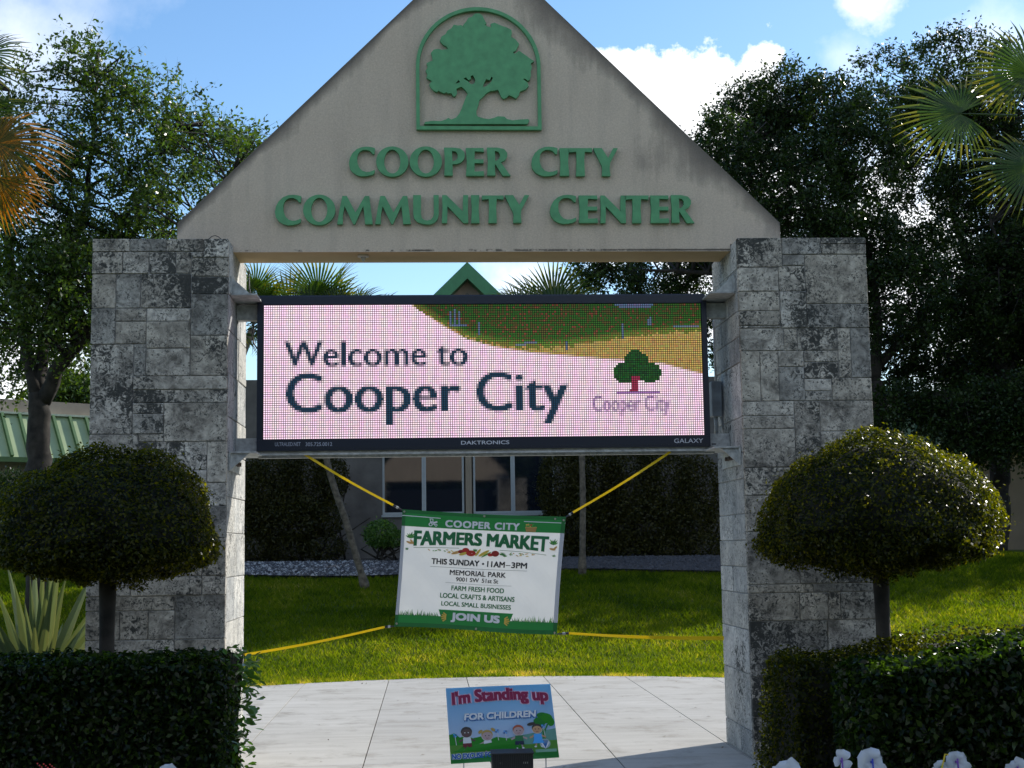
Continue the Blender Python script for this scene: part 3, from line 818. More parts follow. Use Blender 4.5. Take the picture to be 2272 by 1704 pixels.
# ------------------------------------------------------------------ flat boards with print
class Board:
    """P(u, v, off) maps the board (u right, v down) into the place; prints lie off the surface"""

    def __init__(s, P): s.P = P; s.g = {}

    def poly(s, part, pts, mat, off):
        V, F_, M_, mats = s.g.setdefault(part, ([], [], [], []))
        if mat not in mats: mats.append(mat)
        b = len(V); V += [s.P(u, v, off) for u, v in pts]; F_.append(tuple(range(b, b + len(pts)))); M_.append(mats.index(mat))

    def tris(s, part, pts, T, mat, off):
        V, F_, M_, mats = s.g.setdefault(part, ([], [], [], []))
        if mat not in mats: mats.append(mat)
        b = len(V); V += [s.P(u, v, off) for u, v in pts]
        for t in T: F_.append(tuple(i + b for i in t)); M_.append(mats.index(mat))

    def text(s, part, body, u0, u1, v0, v1, mat, off, bold=0., shear=0., warp=None, space=1.):
        """bold is the added stroke width, as a share of the letter height"""
        V_, T_, _ = text2d(body, 0, shear, space)
        s.k = getattr(s, 'k', 0) + 1
        b = bold * (v1 - v0) * .72 * .5; c = b * .7 / .72
        cop = [(0, 0)] if bold <= 0 else [(-1, -1), (1, -1), (-1, 1), (1, 1), (0, 0)]
        for i, (du, dv) in enumerate(cop):
            pts = []
            for x, y in V_:
                u = u0 + b + x * (u1 - u0 - 2 * b); v = v1 - c - y * (v1 - v0 - 2 * c)
                u += du * b; v += dv * c
                if warp: u, v = warp(u, v, y)
                pts.append((u, v))
            s.tris(part + '#%d' % s.k, pts, T_, mat, off + i * .00015)

    def ell(s, part, u, v, ru, rv, mat, off, rot=0, n=16):
        s.poly(part, [(u + ru * math.cos(t) * math.cos(rot) - rv * math.sin(t) * math.sin(rot) * .72, v - (ru * math.cos(t) * math.sin(rot) / .72 + rv * math.sin(t) * math.cos(rot))) for t in np.arange(n) / n * 2 * math.pi], mat, off)

    def grid(s, part, u0, u1, v0, v1, mat, off, nu=10, nv=6):
        pts = [(u0 + (u1 - u0) * i / nu, v0 + (v1 - v0) * j / nv) for j in range(nv + 1) for i in range(nu + 1)]
        T = [(j * (nu + 1) + i, (j + 1) * (nu + 1) + i, (j + 1) * (nu + 1) + i + 1, j * (nu + 1) + i + 1) for j in range(nv) for i in range(nu)]
        s.tris(part, pts, T, mat, off)

    def line(s, part, pts, w, mat, off, asp=.72):
        for (a, b), (c, d) in zip(pts, pts[1:]):
            L = math.hypot(c - a, (d - b) * asp) or 1
            nx_, ny_ = -(d - b) * asp / L * w, (c - a) / L * w / asp
            s.poly(part, [(a + nx_, b + ny_), (c + nx_, d + ny_), (c - nx_, d - ny_), (a - nx_, b - ny_)], mat, off)

    def build(s, parent):
        for part, (V, F_, M_, mats) in s.g.items():
            mesh(part.split('#')[0], V, F_, None, parent, False, mats, M_)


def flat(name, col, rough=.55): return plain(name, col, rough, noisy=0)


# --- farmers market banner
YB = .47
cor = [at(893, 1130, YB), at(1255.5, 1146.5, YB), at(1235.5, 1408, YB), at(875, 1390, YB)]


def PB(u, v, off):
    p = cor[0] * (1 - u) * (1 - v) + cor[1] * u * (1 - v) + cor[2] * u * v + cor[3] * (1 - u) * v
    p = Vector(p)
    bil = .020 * math.sin(math.pi * u) * math.sin(math.pi * v) + .003 * math.sin(u * 11 + v * 3) * (.3 + .7 * v) + .0018 * math.sin((u - v) * 19)
    p.y += bil - off
    # edges sag slightly between the grommets
    p.z += -.010 * math.sin(math.pi * u) * (1 - v) * (1 - v) + .006 * math.sin(2 * math.pi * u) * v * v
    p.x += .006 * math.sin(math.pi * v) * (1 - 2 * u)
    return p


ban = thing('market_banner', 'tilted green and white farmers market banner tied up with yellow straps', 'banner', (0, YB, .9))
vinyl = MT('banner_vinyl')
vinyl.l(vinyl.ramp(vinyl.noise(5, 3), [(.3, (.68, .675, .66)), (.7, (.78, .77, .75))]), vinyl.b.inputs['Base Color']); vinyl.b.inputs['Roughness'].default_value = .4
trb = vinyl.n('ShaderNodeBsdfTranslucent'); trb.inputs[0].default_value = (.7, .72, .72, 1)
mxs = vinyl.n('ShaderNodeMixShader'); mxs.inputs[0].default_value = .32
vinyl.l(vinyl.b.outputs[0], mxs.inputs[1]); vinyl.l(trb.outputs[0], mxs.inputs[2]); vinyl.l(mxs.outputs[0], vinyl.o.inputs[0])


def thinprint(name, col, tr=.3):
    M = MT(name); M.b.inputs['Base Color'].default_value = (*col, 1); M.b.inputs['Roughness'].default_value = .45
    t_ = M.n('ShaderNodeBsdfTranslucent'); t_.inputs[0].default_value = (*col, 1)
    x_ = M.n('ShaderNodeMixShader'); x_.inputs[0].default_value = tr
    M.l(M.b.outputs[0], x_.inputs[1]); M.l(t_.outputs[0], x_.inputs[2]); M.l(x_.outputs[0], M.o.inputs[0])
    return M.m


vinylH = thinprint('banner_hem', (.46, .48, .53), .15)
gB = thinprint('banner_green', (.025, .25, .055)); gH = thinprint('banner_green_hem', (.015, .15, .035), .15); gT = flat('banner_text_green', (.012, .155, .05))
kT = flat('banner_text_black', (.016, .018, .022)); lnT = flat('banner_line_grey', (.12, .15, .15))
red = flat('tomato_red', (.50, .03, .018)); red2 = flat('tomato_dark', (.30, .02, .015)); yel = flat('corn_yellow', (.65, .47, .07)); orn = flat('carrot_orange', (.60, .33, .10)); lf = flat('leaf_green', (.10, .32, .05)); lf2 = flat('leaf_green_dark', (.04, .20, .05)); tan_ = flat('basket_tan', (.42, .24, .07)); gold = flat('ray_gold', (.62, .42, .07))
B = Board(PB)
B.grid('banner_cloth', 0, 1, 0, 1, vinyl.m, 0, 28, 18)
o1, o2, o3 = .0025, .0045, .0065
B.grid('border_band', 0.0, 1.0, .030, .141, gB, o1, 28, 2)
B.grid('border_band', 0.0, 1.0, .0, .030, gH, o1, 28, 1)
B.grid('border_band', 0.0, 1.0, .900, .965, gB, o1, 28, 2)
B.grid('border_band', 0.0, 1.0, .965, 1.0, gH, o1, 28, 1)
for a_, b_ in ((0, .02), (.975, 1.0)):
    B.grid('side_hem#%d' % (a_ > .5), a_, b_, .141, .900, vinylH, o1, 1, 14)
    B.grid('side_hem#%d' % (a_ > .5), a_, b_, 0.0, .141, gH, o2, 1, 3); B.grid('side_hem#%d' % (a_ > .5), a_, b_, .900, 1.0, gH, o2, 1, 3)
B.line('border_band', [(.0, .052), (.12, .053), (.235, .056)], .0022, M_WHITE, o2)
B.line('border_band', [(.745, .050), (.87, .052), (1.0, .055)], .0022, M_WHITE, o2)
B.text('lettering', 'COOPER CITY', .265, .722, .066, .129, M_WHITE, o2, .12, space=1.12)


def arc(u, v, y):
    k = ((u - .5) / .42)
    return u, v + (1 - y) * .030 * k * k + y * .006 * k * k - .004


B.text('lettering', 'FARMERS', .078, .498, .170, .283, gT, o2, .13, warp=arc)
B.text('lettering', 'MARKET', .526, .910, .170, .283, gT, o2, .13, warp=arc)
B.text('lettering', 'THIS SUNDAY', .195, .492, .404, .455, kT, o2, .09)
B.ell('ruled_line', .515, .431, .007, .0095, kT, o2)
B.text('lettering', '11AM', .540, .650, .404, .455, kT, o2, .09)
B.line('ruled_line', [(.655, .434), (.684, .434)], .0022, kT, o2)
B.text('lettering', '3PM', .690, .788, .404, .455, kT, o2, .09)
B.line('ruled_line', [(.19, .476), (.50, .479), (.79, .474)], .0010, lnT, o2)
B.text('lettering', 'MEMORIAL PARK', .313, .661, .496, .541, kT, o2, .07)
B.text('lettering', '9001 SW', .354, .497, .557, .593, kT, o2, .06)
B.text('lettering', '51st St', .514, .617, .557, .593, kT, o2, .06)
B.line('ruled_line', [(.29, .607), (.50, .613), (.70, .608)], .0008, lnT, o2)
B.text('lettering', 'FARM FRESH FOOD', .330, .657, .631, .673, gT, o2, .07)
B.text('lettering', 'LOCAL CRAFTS & ARTISANS', .264, .725, .698, .741, gT, o2, .07)
B.text('lettering', 'LOCAL SMALL BUSINESSES', .275, .706, .769, .808, gT, o2, .07)
for i_ in range(12):
    ta, tb2 = i_ / 12, (i_ + 1) / 12
    B.poly('join_tab', [(.262 + .460 * ta, .842 - .004 * ta), (.262 + .460 * tb2, .842 - .004 * tb2), (.278 + .427 * tb2, .902), (.278 + .427 * ta, .902)], gB, .0035)
B.text('lettering', 'JOIN US', .340, .642, .862, .944, M_WHITE, .0065, .14)
for sgn, cu_ in ((-1, .318), (1, .664)):
    for k, (dv, ln_) in enumerate(((-.036, .026), (-.018, .034), (0, .038), (.018, .034), (.036, .026))):
        B.line('ray_print#%d' % sgn, [(cu_ + sgn * .006, .903 + dv * .45), (cu_ + sgn * ln_, .903 + dv)], .0038, gold, .0065)
r4 = random.Random(3)
for lo_, hi_ in ((0.02, .262), (.722, .975)):
    for k in range(46):
        u = lo_ + (hi_ - lo_) * (k + r4.random()) / 46
        h_ = r4.uniform(.015, .06) * (1.0 if (u < .2 or u > .8) else .7); l_ = r4.uniform(-.014, .014)
        B.poly('grass_print', [(u - .003, .902), (u + .003, .902), (u + l_, .902 - h_)], r4.choice((lf, lf2, gT)), o2)


def sprig(u, v, s_, down=False):
    for a_ in (-60, -35, -12, 12, 35, 60):
        t = math.radians(a_); L = s_ * r4.uniform(.7, 1)
        du, dv = math.sin(t) * L, -math.cos(t) * L / .72
        B.poly('sprig_print#%.2f' % u, [(u, v), (u + du * .5 - dv * .10, v + dv * .5 + du * .2), (u + du, v + dv), (u + du * .5 + dv * .10, v + dv * .5 - du * .2)], r4.choice((lf, lf2)), o2)


for u, v in ((.058, .245), (.940, .245)):
    sprig(u, v, .045)
    B.ell('carrot_print#%.1f' % u, u + .010, v + .028, .018, .009, orn, o3, -.9 if u < .5 else .8)
    B.ell('carrot_print#%.1f' % u, u - .005, v + .036, .020, .009, orn, .0075, -.3 if u < .5 else -.2)
sprig(.040, .345, .018); sprig(.948, .345, .018)
B.line('ruled_line#a', [(.08, .322), (.2, .312), (.36, .306)], .0012, gT, o2)
B.line('ruled_line#b', [(.61, .306), (.75, .312), (.90, .332)], .0012, gT, o2)
for k in range(26):
    u = r4.choice((r4.uniform(.12, .33), r4.uniform(.66, .84)))
    B.ell('vegetable_print', u, r4.uniform(.326, .350), r4.uniform(.004, .013), .004, r4.choice((yel, tan_, orn, lf)), o2, r4.uniform(-.6, .6), 8)
for (u, v, a_, b_, mt_, r_, f_) in ((.345, .345, .033, .012, orn, .3, .0045), (.375, .335, .020, .016, red2, 0, .005), (.402, .320, .022, .02, red, 0, .0055), (.39, .352, .03, .012, yel, .3, .006), (.435, .345, .030, .026, red, 0, .007), (.478, .335, .028, .011, yel, 1.0, .0062), (.515, .340, .038, .013, yel, .55, .0066), (.53, .35, .036, .007, lf, .55, .007), (.555, .350, .018, .014, red, 0, .0075), (.585, .338, .024, .026, red2, 0, .008)):
    B.ell('vegetable_print', u, v, a_, b_, mt_, f_, r_)
sprig(.46, .33, .025); sprig(.63, .352, .03); sprig(.645, .362, .02)
for k in range(7): B.ell('vegetable_print', .425 + .008 * k, .333 + .006 * (k % 3), .003, .003, M_WHITE if k == 2 else red2, .0078, 0, 6)
# tractor and basket icons
B.ell('tractor_print', .176, .114, .0125, .0165, M_WHITE, o2); B.ell('tractor_print', .176, .114, .0065, .009, gB, o3)
B.ell('tractor_print', .209, .118, .009, .0125, M_WHITE, o2); B.ell('tractor_print', .209, .118, .0045, .006, gB, o3)
B.line('tractor_print', [(.168, .066), (.190, .066)], .0025, M_WHITE, o2); B.line('tractor_print', [(.172, .068), (.175, .092)], .002, M_WHITE, o2)
B.line('tractor_print', [(.188, .068), (.190, .092)], .002, M_WHITE, o2); B.line('tractor_print', [(.172, .092), (.192, .094)], .004, M_WHITE, o2)
B.line('tractor_print', [(.192, .100), (.216, .088)], .005, M_WHITE, o2); B.line('tractor_print', [(.188, .108), (.204, .112)], .003, M_WHITE, o2)
B.poly('basket_print', [(.757, .098), (.828, .096), (.822, .137), (.763, .137)], tan_, o2)
B.line('basket_print', [(.757, .101), (.828, .099)], .003, orn, o3)
for k in range(22):
    B.ell('basket_print', .762 + r4.random() * .060, .094 - abs(r4.gauss(0, .014)), .006, .006, r4.choice((lf, yel, lf, orn, red)), o3 + k * .0001, 0, 7)
B.build(ban)
M_BRASS = plain('grommet_metal', (.45, .43, .38), .35, metal=.8, noisy=0)
for u, v in ((.012, .018), (.5, .016), (.935, .02), (.988, .03), (.012, .975), (.5, .985), (.985, .985)):
    q = PB(u, v, .004)
    Acc().tube([q, q + Vector((0, -.006, 0))], [.009, .008], 10).out('grommet', M_BRASS, ban)
M_YELLOW = thinprint('yellow_strap', (.85, .68, .03), .5)
# --- straps
for k, (a, b, hook, tie, lab) in enumerate((
        ((676, 1008), (873, 1121), (893, 1132), .48, 'yellow strap from the display rail down to the upper left banner corner'),
        ((1488, 1002), (1271, 1137), (1256, 1147), .48, 'yellow strap from the display rail down to the upper right banner corner'),
        ((541, 1453), (854, 1391), (876, 1389), .48, 'yellow strap running low to the left pillar from the banner'),
        ((1606, 1416), (1262, 1405), (1236, 1407), .48, 'yellow strap running level to the right pillar from the banner'))):
    Ya = LY + .05 if k < 2 else .55
    A_, B_, Hk = at(*a, Ya), at(*b, tie), at(*hook, tie)
    t = thing('tie_strap', lab, 'strap', A_, 'yellow straps holding the banner')
    n = 13
    w0, w1 = (.0095, .0085) if k != 3 else (.0155, .0085)
    pts = [A_.lerp(B_, i / (n - 1)) + Vector((0, 0, -.012 * math.sin(math.pi * i / (n - 1)))) for i in range(n)]
    V = []
    for i, p in enumerate(pts):
        w = w0 + (w1 - w0) * i / (n - 1)
        tw = .15 * math.sin(i * .9 + k)
        d = (B_ - A_).normalized(); u_ = d.cross(Vector((0, 1, 0))).normalized()
        u_ = u_ * math.cos(tw) + Vector((0, 1, 0)) * math.sin(tw); nrm_ = d.cross(u_) * .0015
        V += [p + u_ * w + nrm_, p - u_ * w + nrm_, p - u_ * w - nrm_, p + u_ * w - nrm_]
    Fc = [(i * 4 + j, i * 4 + (j + 1) % 4, i * 4 + 4 + (j + 1) % 4, i * 4 + 4 + j) for i in range(n - 1) for j in range(4)] + [(0, 1, 2, 3), (n * 4 - 1, n * 4 - 2, n * 4 - 3, n * 4 - 4)]
    mesh('webbing', V, Fc, M_YELLOW, t)
    Acc().tube([B_, B_.lerp(Hk, .25), B_.lerp(Hk, .75), Hk], [.009, .010, .005, .006], 7).out('hook', M_BLACK, t)
    Acc().tube([B_.lerp(Hk, .30), B_.lerp(Hk, .55)], [.0105, .0105], 7).out('hook_collar', M_STEEL, t)

# --- yard sign for children
YK = -2.3
kc = [at(989, 1527.3, YK), at(1220.7, 1517.5, YK), at(1240.8, 1680.5, YK), at(1000.5, 1695, YK)]


def PK(u, v, off):
    p = kc[0] * (1 - u) * (1 - v) + kc[1] * u * (1 - v) + kc[2] * u * v + kc[3] * (1 - u) * v
    return Vector(p) + Vector((0, -off + .012 * math.sin(u * math.pi), 0))


ys_ = thing('yard_sign', 'small blue and green yard sign about standing up for children, on the plaza', 'yard sign', (0, YK, 0))
kb = thinprint('sign_edge_white', (.7, .72, .75), .45)
me = Acc()
for off in (0.0, -.006):
    b0 = len(me.V); me.V += [tuple(PK(i / 12, j, off)) for j in (0, 1) for i in range(13)]
for i in range(12): me.F += [(i, i + 1, i + 14, i + 13), (26 + i + 1, 26 + i, 26 + i + 13, 26 + i + 14), (i, 26 + i, 27 + i, i + 1), (13 + i, 14 + i, 40 + i, 39 + i)]
me.F += [(0, 13, 39, 26), (12, 38, 51, 25)]
me.out('panel', kb, ys_)
K = Board(PK)


def skym():
    M = MT('sign_sky_print'); sp_ = M.n('ShaderNodeSeparateXYZ'); M.l(M.coord(), sp_.inputs[0])
    M.l(M.ramp(M.math('DIVIDE', M.math('SUBTRACT', sp_.outputs[2], .45), .35, True), [(0, (.55, .65, .88)), (.5, (.36, .60, .92)), (1, (.18, .52, .92))]), M.b.inputs['Base Color'])
    M.b.inputs['Roughness'].default_value = .45
    c_ = M.b.inputs['Base Color'].links[0].from_socket
    t_ = M.n('ShaderNodeBsdfTranslucent'); M.l(c_, t_.inputs[0]); x_ = M.n('ShaderNodeMixShader'); x_.inputs[0].default_value = .4
    M.l(M.b.outputs[0], x_.inputs[1]); M.l(t_.outputs[0], x_.inputs[2]); M.l(x_.outputs[0], M.o.inputs[0])
    return M.m


SK = skym()
kg1 = thinprint('sign_grass', (.12, .36, .06), .4); kg2 = thinprint('sign_grass_dark', (.02, .26, .05), .4); kg3 = thinprint('sign_bush', (.03, .32, .03), .4); kho = flat('sign_hill', (.10, .27, .24))
mar = flat('sign_maroon', (.22, .008, .07)); pnk = flat('sign_pink_outline', (.60, .42, .62)); dbl = flat('sign_dark_blue', (.015, .12, .42)); lbl = flat('sign_light_blue', (.06, .35, .85)); skn = flat('sign_skin_tan', (.45, .27, .16)); skd = flat('sign_skin_dark', (.09, .06, .065)); skp = flat('sign_skin_pale', (.40, .30, .33)); hr = flat('sign_hair_dark', (.03, .03, .035)); hro = flat('sign_hair_red', (.36, .08, .04)); hrb = flat('sign_hair_blond', (.38, .27, .08)); kw = flat('sign_white', (.62, .66, .75)); kgn = flat('sign_shirt_green', (.02, .16, .06)); knv = flat('sign_shorts_navy', (.01, .02, .06)); kmr = flat('sign_skirt', (.12, .015, .03))
K.grid('background_print', 0, 1, 0, 1, SK, .0015, 8, 4)
K.poly('background_print', [(.55, .70), (.75, .66), (1, .60), (1, .8), (.55, .8)], kho, .0025)
K.poly('background_print', [(0, .62), (.05, .60), (.10, .66), (.16, .64), (.22, .68), (.30, .66), (.36, .72), (.44, .68), (.52, .70), (.6, .72), (.7, .76), (.7, .85), (0, .85)], kg3, .0030)
K.grid('background_print', 0, 1, .76, 1, kg1, .0035, 8, 1)
K.poly('background_print', [(0, .93), (.3, .90), (.6, .92), (1, .9), (1, 1), (0, 1)], kg2, .0040)
K.line('tree_print', [(.885, .78), (.885, .60)], .011, kg2, .0045); K.line('tree_print', [(.885, .66), (.85, .54)], .006, kg2, .0045); K.line('tree_print', [(.885, .66), (.93, .54)], .006, kg2, .0045)
for (u, v, a_, b_) in ((.86, .50, .06, .06), (.91, .46, .07, .07), (.96, .51, .035, .06), (.83, .54, .04, .04), (.885, .42, .05, .04)): K.ell('tree_print', u, v, a_, b_, kg2 if u < .9 else kg3, .0048)
wp = lambda u, v, y: (u, v - .035 * math.sin((u - .05) / .9 * math.pi) + .03 * (1 - u) * 0)
K.text('lettering', "I'm Standing up", .044, .972, .045, .285, pnk, .0050, .20, warp=wp)
K.text('lettering', "I'm Standing up", .050, .966, .052, .278, mar, .0062, .10, warp=wp)
K.text('lettering', 'FOR CHILDREN', .150, .842, .352, .452, dbl, .0050, .30, .12)
K.text('lettering', 'FOR CHILDREN', .152, .835, .345, .437, kw, .0066, .12, .12)
K.text('lettering', 'NO EXCUSE FOR CHILD ABUSE', .012, .765, .868, .948, kw, .0050, .24)
K.text('lettering', 'NO EXCUSE FOR CHILD ABUSE', .015, .762, .872, .944, dbl, .0066, .10)
for k, (u, hv, head, hair, top_, bot) in enumerate(((.165, .60, skd, hr, kw, kmr), (.355, .655, skp, hrb, kw, kmr), (.650, .61, skp, hro, kgn, knv), (.825, .60, skn, hr, lbl, lbl))):
    s_ = 1 if k != 3 else .9
    K.ell('child_print#%d' % k, u, hv, .056 * s_, .072 * s_, kw, .0050); K.ell('child_print#%d' % k, u, hv - .012, .053 * s_, .066 * s_, hair, .0056); K.ell('child_print#%d' % k, u, hv + .008, .049 * s_, .056 * s_, head, .0062)
    K.ell('child_print#%d' % k, u - .016, hv + .0, .006, .008, hr if head is not skd else kw, .0068, 0, 7); K.ell('child_print#%d' % k, u + .016, hv, .006, .008, hr if head is not skd else kw, .0068, 0, 7)
    K.line('child_print#%d' % k, [(u - .012, hv + .030), (u, hv + .036), (u + .012, hv + .030)], .002, mar, .0068)
    yb0 = hv + .065
    K.line('child_print#%d' % k, [(u - .03, yb0 + .02), (u - .075, yb0 + .05)], .008, head, .0050); K.line('child_print#%d' % k, [(u + .03, yb0 + .02), (u + .075, yb0 + .05)], .008, head, .0050)
    K.poly('child_print#%d' % k, [(u - .035, yb0), (u + .035, yb0), (u + .04, yb0 + .085), (u - .04, yb0 + .085)], top_, .0060)
    if k in (1, 3): K.poly('child_print#%d' % k, [(u - .025, yb0 + .045), (u + .025, yb0 + .045), (u + .055, yb0 + .125), (u - .055, yb0 + .125)], bot, .0066)
    else: K.poly('child_print#%d' % k, [(u - .040, yb0 + .075), (u + .040, yb0 + .075), (u + .043, yb0 + .125), (u + .006, yb0 + .125), (u, yb0 + .10), (u - .006, yb0 + .125), (u - .043, yb0 + .125)], bot, .0066)
    for s2 in (-1, 1):
        K.line('child_print#%d' % k, [(u + s2 * .02, yb0 + .12), (u + s2 * .025, yb0 + .165)], .006, head, .0052); K.ell('child_print#%d' % k, u + s2 * .03, yb0 + .17, .012, .011, kw, .0056, 0, 8)
K.ell('child_print#1', .295, .60, .024, .020, hrb, .0054, .6); K.ell('child_print#1', .415, .58, .024, .020, hrb, .0054, -.6)
K.ell('child_print#3', .775, .53, .040, .022, hr, .0054, .2); K.line('child_print#3', [(.80, .53), (.82, .56)], .010, hr, .0054)
for u, v in ((.055, .63), (.45, .60), (.525, .62), (.885, .565)):
    for a_ in range(4):
        t = math.pi / 2 * a_ + .3
        K.poly('pinwheel_print#%.2f' % u, [(u, v), (u + .022 * math.cos(t), v - .030 * math.sin(t)), (u + .020 * math.cos(t + .9), v - .028 * math.sin(t + .9))], lbl if a_ % 2 else dbl, .0075)
    K.line('pinwheel_print#%.2f' % u, [(u, v), (u + .008, v + .13)], .0025, kw, .0048)
K.ell('logo_print', .885, .80, .050, .065, flat('sign_logo_grey', (.28, .38, .42)), .0052)
for t in np.linspace(.3, 2.8, 9): K.line('logo_print', [(.885, .87), (.885 + .042 * math.cos(t), .80 - .05 * math.sin(t))], .003, dbl if .9 < t < 2.2 else kw, .0060)
K.grid('logo_print', .79, .985, .875, .915, flat('sign_logo_band', (.16, .35, .27)), .0056, 2, 1)
K.build(ys_)
for u in (.12, .88):
    q = PK(u, .97, -.008)
    Acc().tube([q + Vector((0, .003, .3)), q, Vector((q.x, q.y, -.05))], .0035, 6).out('wire_stake', M_STEEL, ys_)

# --- floodlight in front of it
fl = thing('floodlight', 'black ground floodlight in front of the yard sign, bottom of the photo', 'floodlight', (-.006, -2.6, 0))
a, b = at(1092, 1704, -2.62), at(1183, 1670, -2.62)
fb = Acc().box(a.x, b.x, -2.62, -2.48, b.z - .20, b.z - .004); fb.out('housing', M_BLACK, fl)
fz = b.z
for k in range(22):
    x = a.x + .006 + k * (b.x - a.x - .012) / 21
    Acc().box(x - .0022, x + .0022, -2.632, -2.62, fz - .075, fz - .004).out('fin', M_BLACK, fl)
Acc().box(a.x - .004, b.x + .004, -2.64, -2.47, fz - .003, fz + .003).out('top_plate', M_BLACK, fl)
for k in (3, 4, 6, 7, 8, 15, 16, 17): Acc().box(a.x + .012 + k * .0107, a.x + .0155 + k * .0107, -2.6212, -2.6203, fz - .058, fz - .048).out('slot', flat('slot_daylight', (.75, .74, .68)) if k == 3 else bpy.data.materials['slot_daylight'], fl)
Acc().tube([((a.x + b.x) / 2, -2.55, fz - .2), ((a.x + b.x) / 2, -2.55, -.02)], .014, 8).out('stake', M_BLACK, fl)


# ------------------------------------------------------------------ foliage
def unit(v): return v / np.maximum(np.linalg.norm(v, axis=-1, keepdims=True), 1e-9)


def leafquads(C, N, L, Wd, g=rng, droop=0.0, fold=.25):
    """diamond leaves: base, side, tip, side; N is the leaf normal"""
    k = len(C)
    T = g.normal(size=(k, 3)); T[:, 2] -= droop
    T = unit(T - (T * N).sum(1, keepdims=True) * N)
    S = np.cross(N, T)
    L = np.asarray(L)[:, None] if np.ndim(L) else L
    Wd = np.asarray(Wd)[:, None] if np.ndim(Wd) else Wd
    a = C - T * L * .5; b = C + T * L * .5
    s1 = C + S * Wd * .5 + N * Wd * fold; s2 = C - S * Wd * .5 + N * Wd * fold
    return np.stack([a, s1, b, s2], 1)


def tree(name, label, cat, base, limbs, blobs, ncl, leaf, mat, seed, per=48, twig=.55, group=None, conn=.5, shell=.5):
    g = np.random.default_rng(seed)
    t = thing(name, label, cat, base, group)
    A = Acc(); pts = []
    for P, r0, r1 in limbs:
        P = [Vector(p) for p in P]
        Q = []
        for i in range(len(P) - 1):
            for s in range(4): Q.append(P[i].lerp(P[i + 1], s / 4) + Vector(g.normal(0, .012 + .03 * r1, 3)) * (1 if i + s else 0))
        Q.append(P[-1])
        R = [r0 + (r1 - r0) * i / (len(Q) - 1) for i in range(len(Q))]
        A.tube(Q, R, 9); pts += [q[:] for q in Q[3:]]
    pts = np.array(pts)
    w = np.array([b[1][0] * b[1][2] for b in blobs]); w = w / w.sum()
    idx = g.choice(len(blobs), ncl, p=w)
    cen = np.array([b[0] for b in blobs])[idx]; rad = np.array([b[1] for b in blobs])[idx]
    d = unit(g.normal(size=(ncl, 3))); r = g.random(ncl) ** (1 / 3) * (1 - shell) + shell * (1 - .25 * g.random(ncl))
    c = cen + d * rad * r[:, None]
    outd = unit(d + np.array([0, 0, .25]))
    for i in range(int(ncl * conn)):
        k = np.argmin(((pts - c[i]) ** 2).sum(1) + .25 * ((pts - cen[i]) ** 2).sum(1))
        p0 = Vector(pts[k]); p1 = Vector(c[i]); mid = p0.lerp(p1, .5) + Vector(g.normal(0, .12, 3)) + Vector((0, 0, .1))
        A.tube([p0, mid, p1], [.028, .016, .006], 4, False)
    A.out('trunk', M_BARK, t, True)
    nt_ = 5; nl = per // nt_
    td = unit(outd[:, None, :] * .9 + g.normal(size=(ncl, nt_, 3)) * .8)
    ln = twig * g.uniform(.5, 1.1, (ncl, nt_, 1, 1))
    s = (np.arange(nl) + .5) / nl
    P = c[:, None, None, :] + td[:, :, None, :] * ln * s[None, None, :, None] + g.normal(0, leaf * .7, (ncl, nt_, nl, 3))
    P[..., 2] -= (s ** 2 * .12)[None, None, :]
    P = P.reshape(-1, 3)
    N = unit(g.normal(size=P.shape) + np.array([0, 0, .7]))
    L = leaf * g.uniform(.7, 1.35, len(P))
    q = leafquads(P, N, L, L * .5, g)
    rn = np.clip(np.repeat(g.normal(.5, .16, ncl), nt_ * nl) + g.normal(0, .18, len(P)), 0, 1)
    bigmesh('crown', q, mat, t, rn)
    # thin twigs
    T0 = np.repeat(c, nt_, 0); T1 = T0 + (td * ln[..., 0]).reshape(-1, 3)
    u_ = unit(g.normal(size=T0.shape)) * .006
    bigmesh('twigs', np.stack([T0 - u_, T0 + u_, T1], 1), M_BARK, t, None, 3)
    return t


def blob(px, py, rpx, Y, dy=0, fy=1.0, fz=1.0):
    p = at(px, py, Y + dy); k = (Y + dy - CAM[1]) / F_PX
    r = rpx * k
    return (tuple(p), (r, max(r * fy, .5), r * fz))


# left live oak
g0 = random.Random(4)
YL = 12.0
bl = [blob(*b, YL, g0.uniform(-1.6, 1.6)) for b in ((50, 330, 120), (20, 180, 70), (210, 210, 95), (180, 130, 50), (250, 130, 45), (300, 290, 105), (380, 240, 75), (440, 330, 100), (515, 360, 85), (540, 310, 45), (240, 430, 130), (90, 520, 130), (410, 470, 120), (140, 640, 95), (40, 650, 120), (170, 770, 70), (30, 800, 80), (500, 500, 70), (330, 560, 110), (120, 600, 110), (150, 720, 80), (70, 700, 90), (180, 560, 80), (-120, 500, 150), (-140, 260, 150))]
pl3 = lambda *p: [tuple(at(x, y, YL + dy)) for x, y, dy in p]
base = at(88, 1190, YL); base.z = float(gh(base.x, YL)) - .1
lim = [([base, at(86, 1050, YL), at(86, 940, YL), at(84, 870, YL)], .21, .16),
       (pl3((84, 880, 0), (60, 780, .3), (30, 640, .6), (15, 500, 1), (10, 350, 1.2), (20, 200, 1)), .12, .02),
       (pl3((95, 890, 0), (140, 800, -.3), (200, 740, -.5), (300, 640, -.6), (400, 540, -.5), (480, 440, -.4), (530, 370, 0)), .13, .02),
       (pl3((86, 880, 0), (100, 740, .5), (150, 600, .6), (190, 450, .5), (210, 300, .4), (215, 170, .2)), .10, .015),
       (pl3((200, 740, -.5), (330, 690, -.8), (420, 600, -.9)), .07, .015),
       (pl3((150, 600, .6), (250, 520, 1), (340, 400, 1), (400, 280, .8)), .06, .012),
       (pl3((30, 640, .6), (-60, 560, .8), (-130, 450, .5)), .06, .02)]
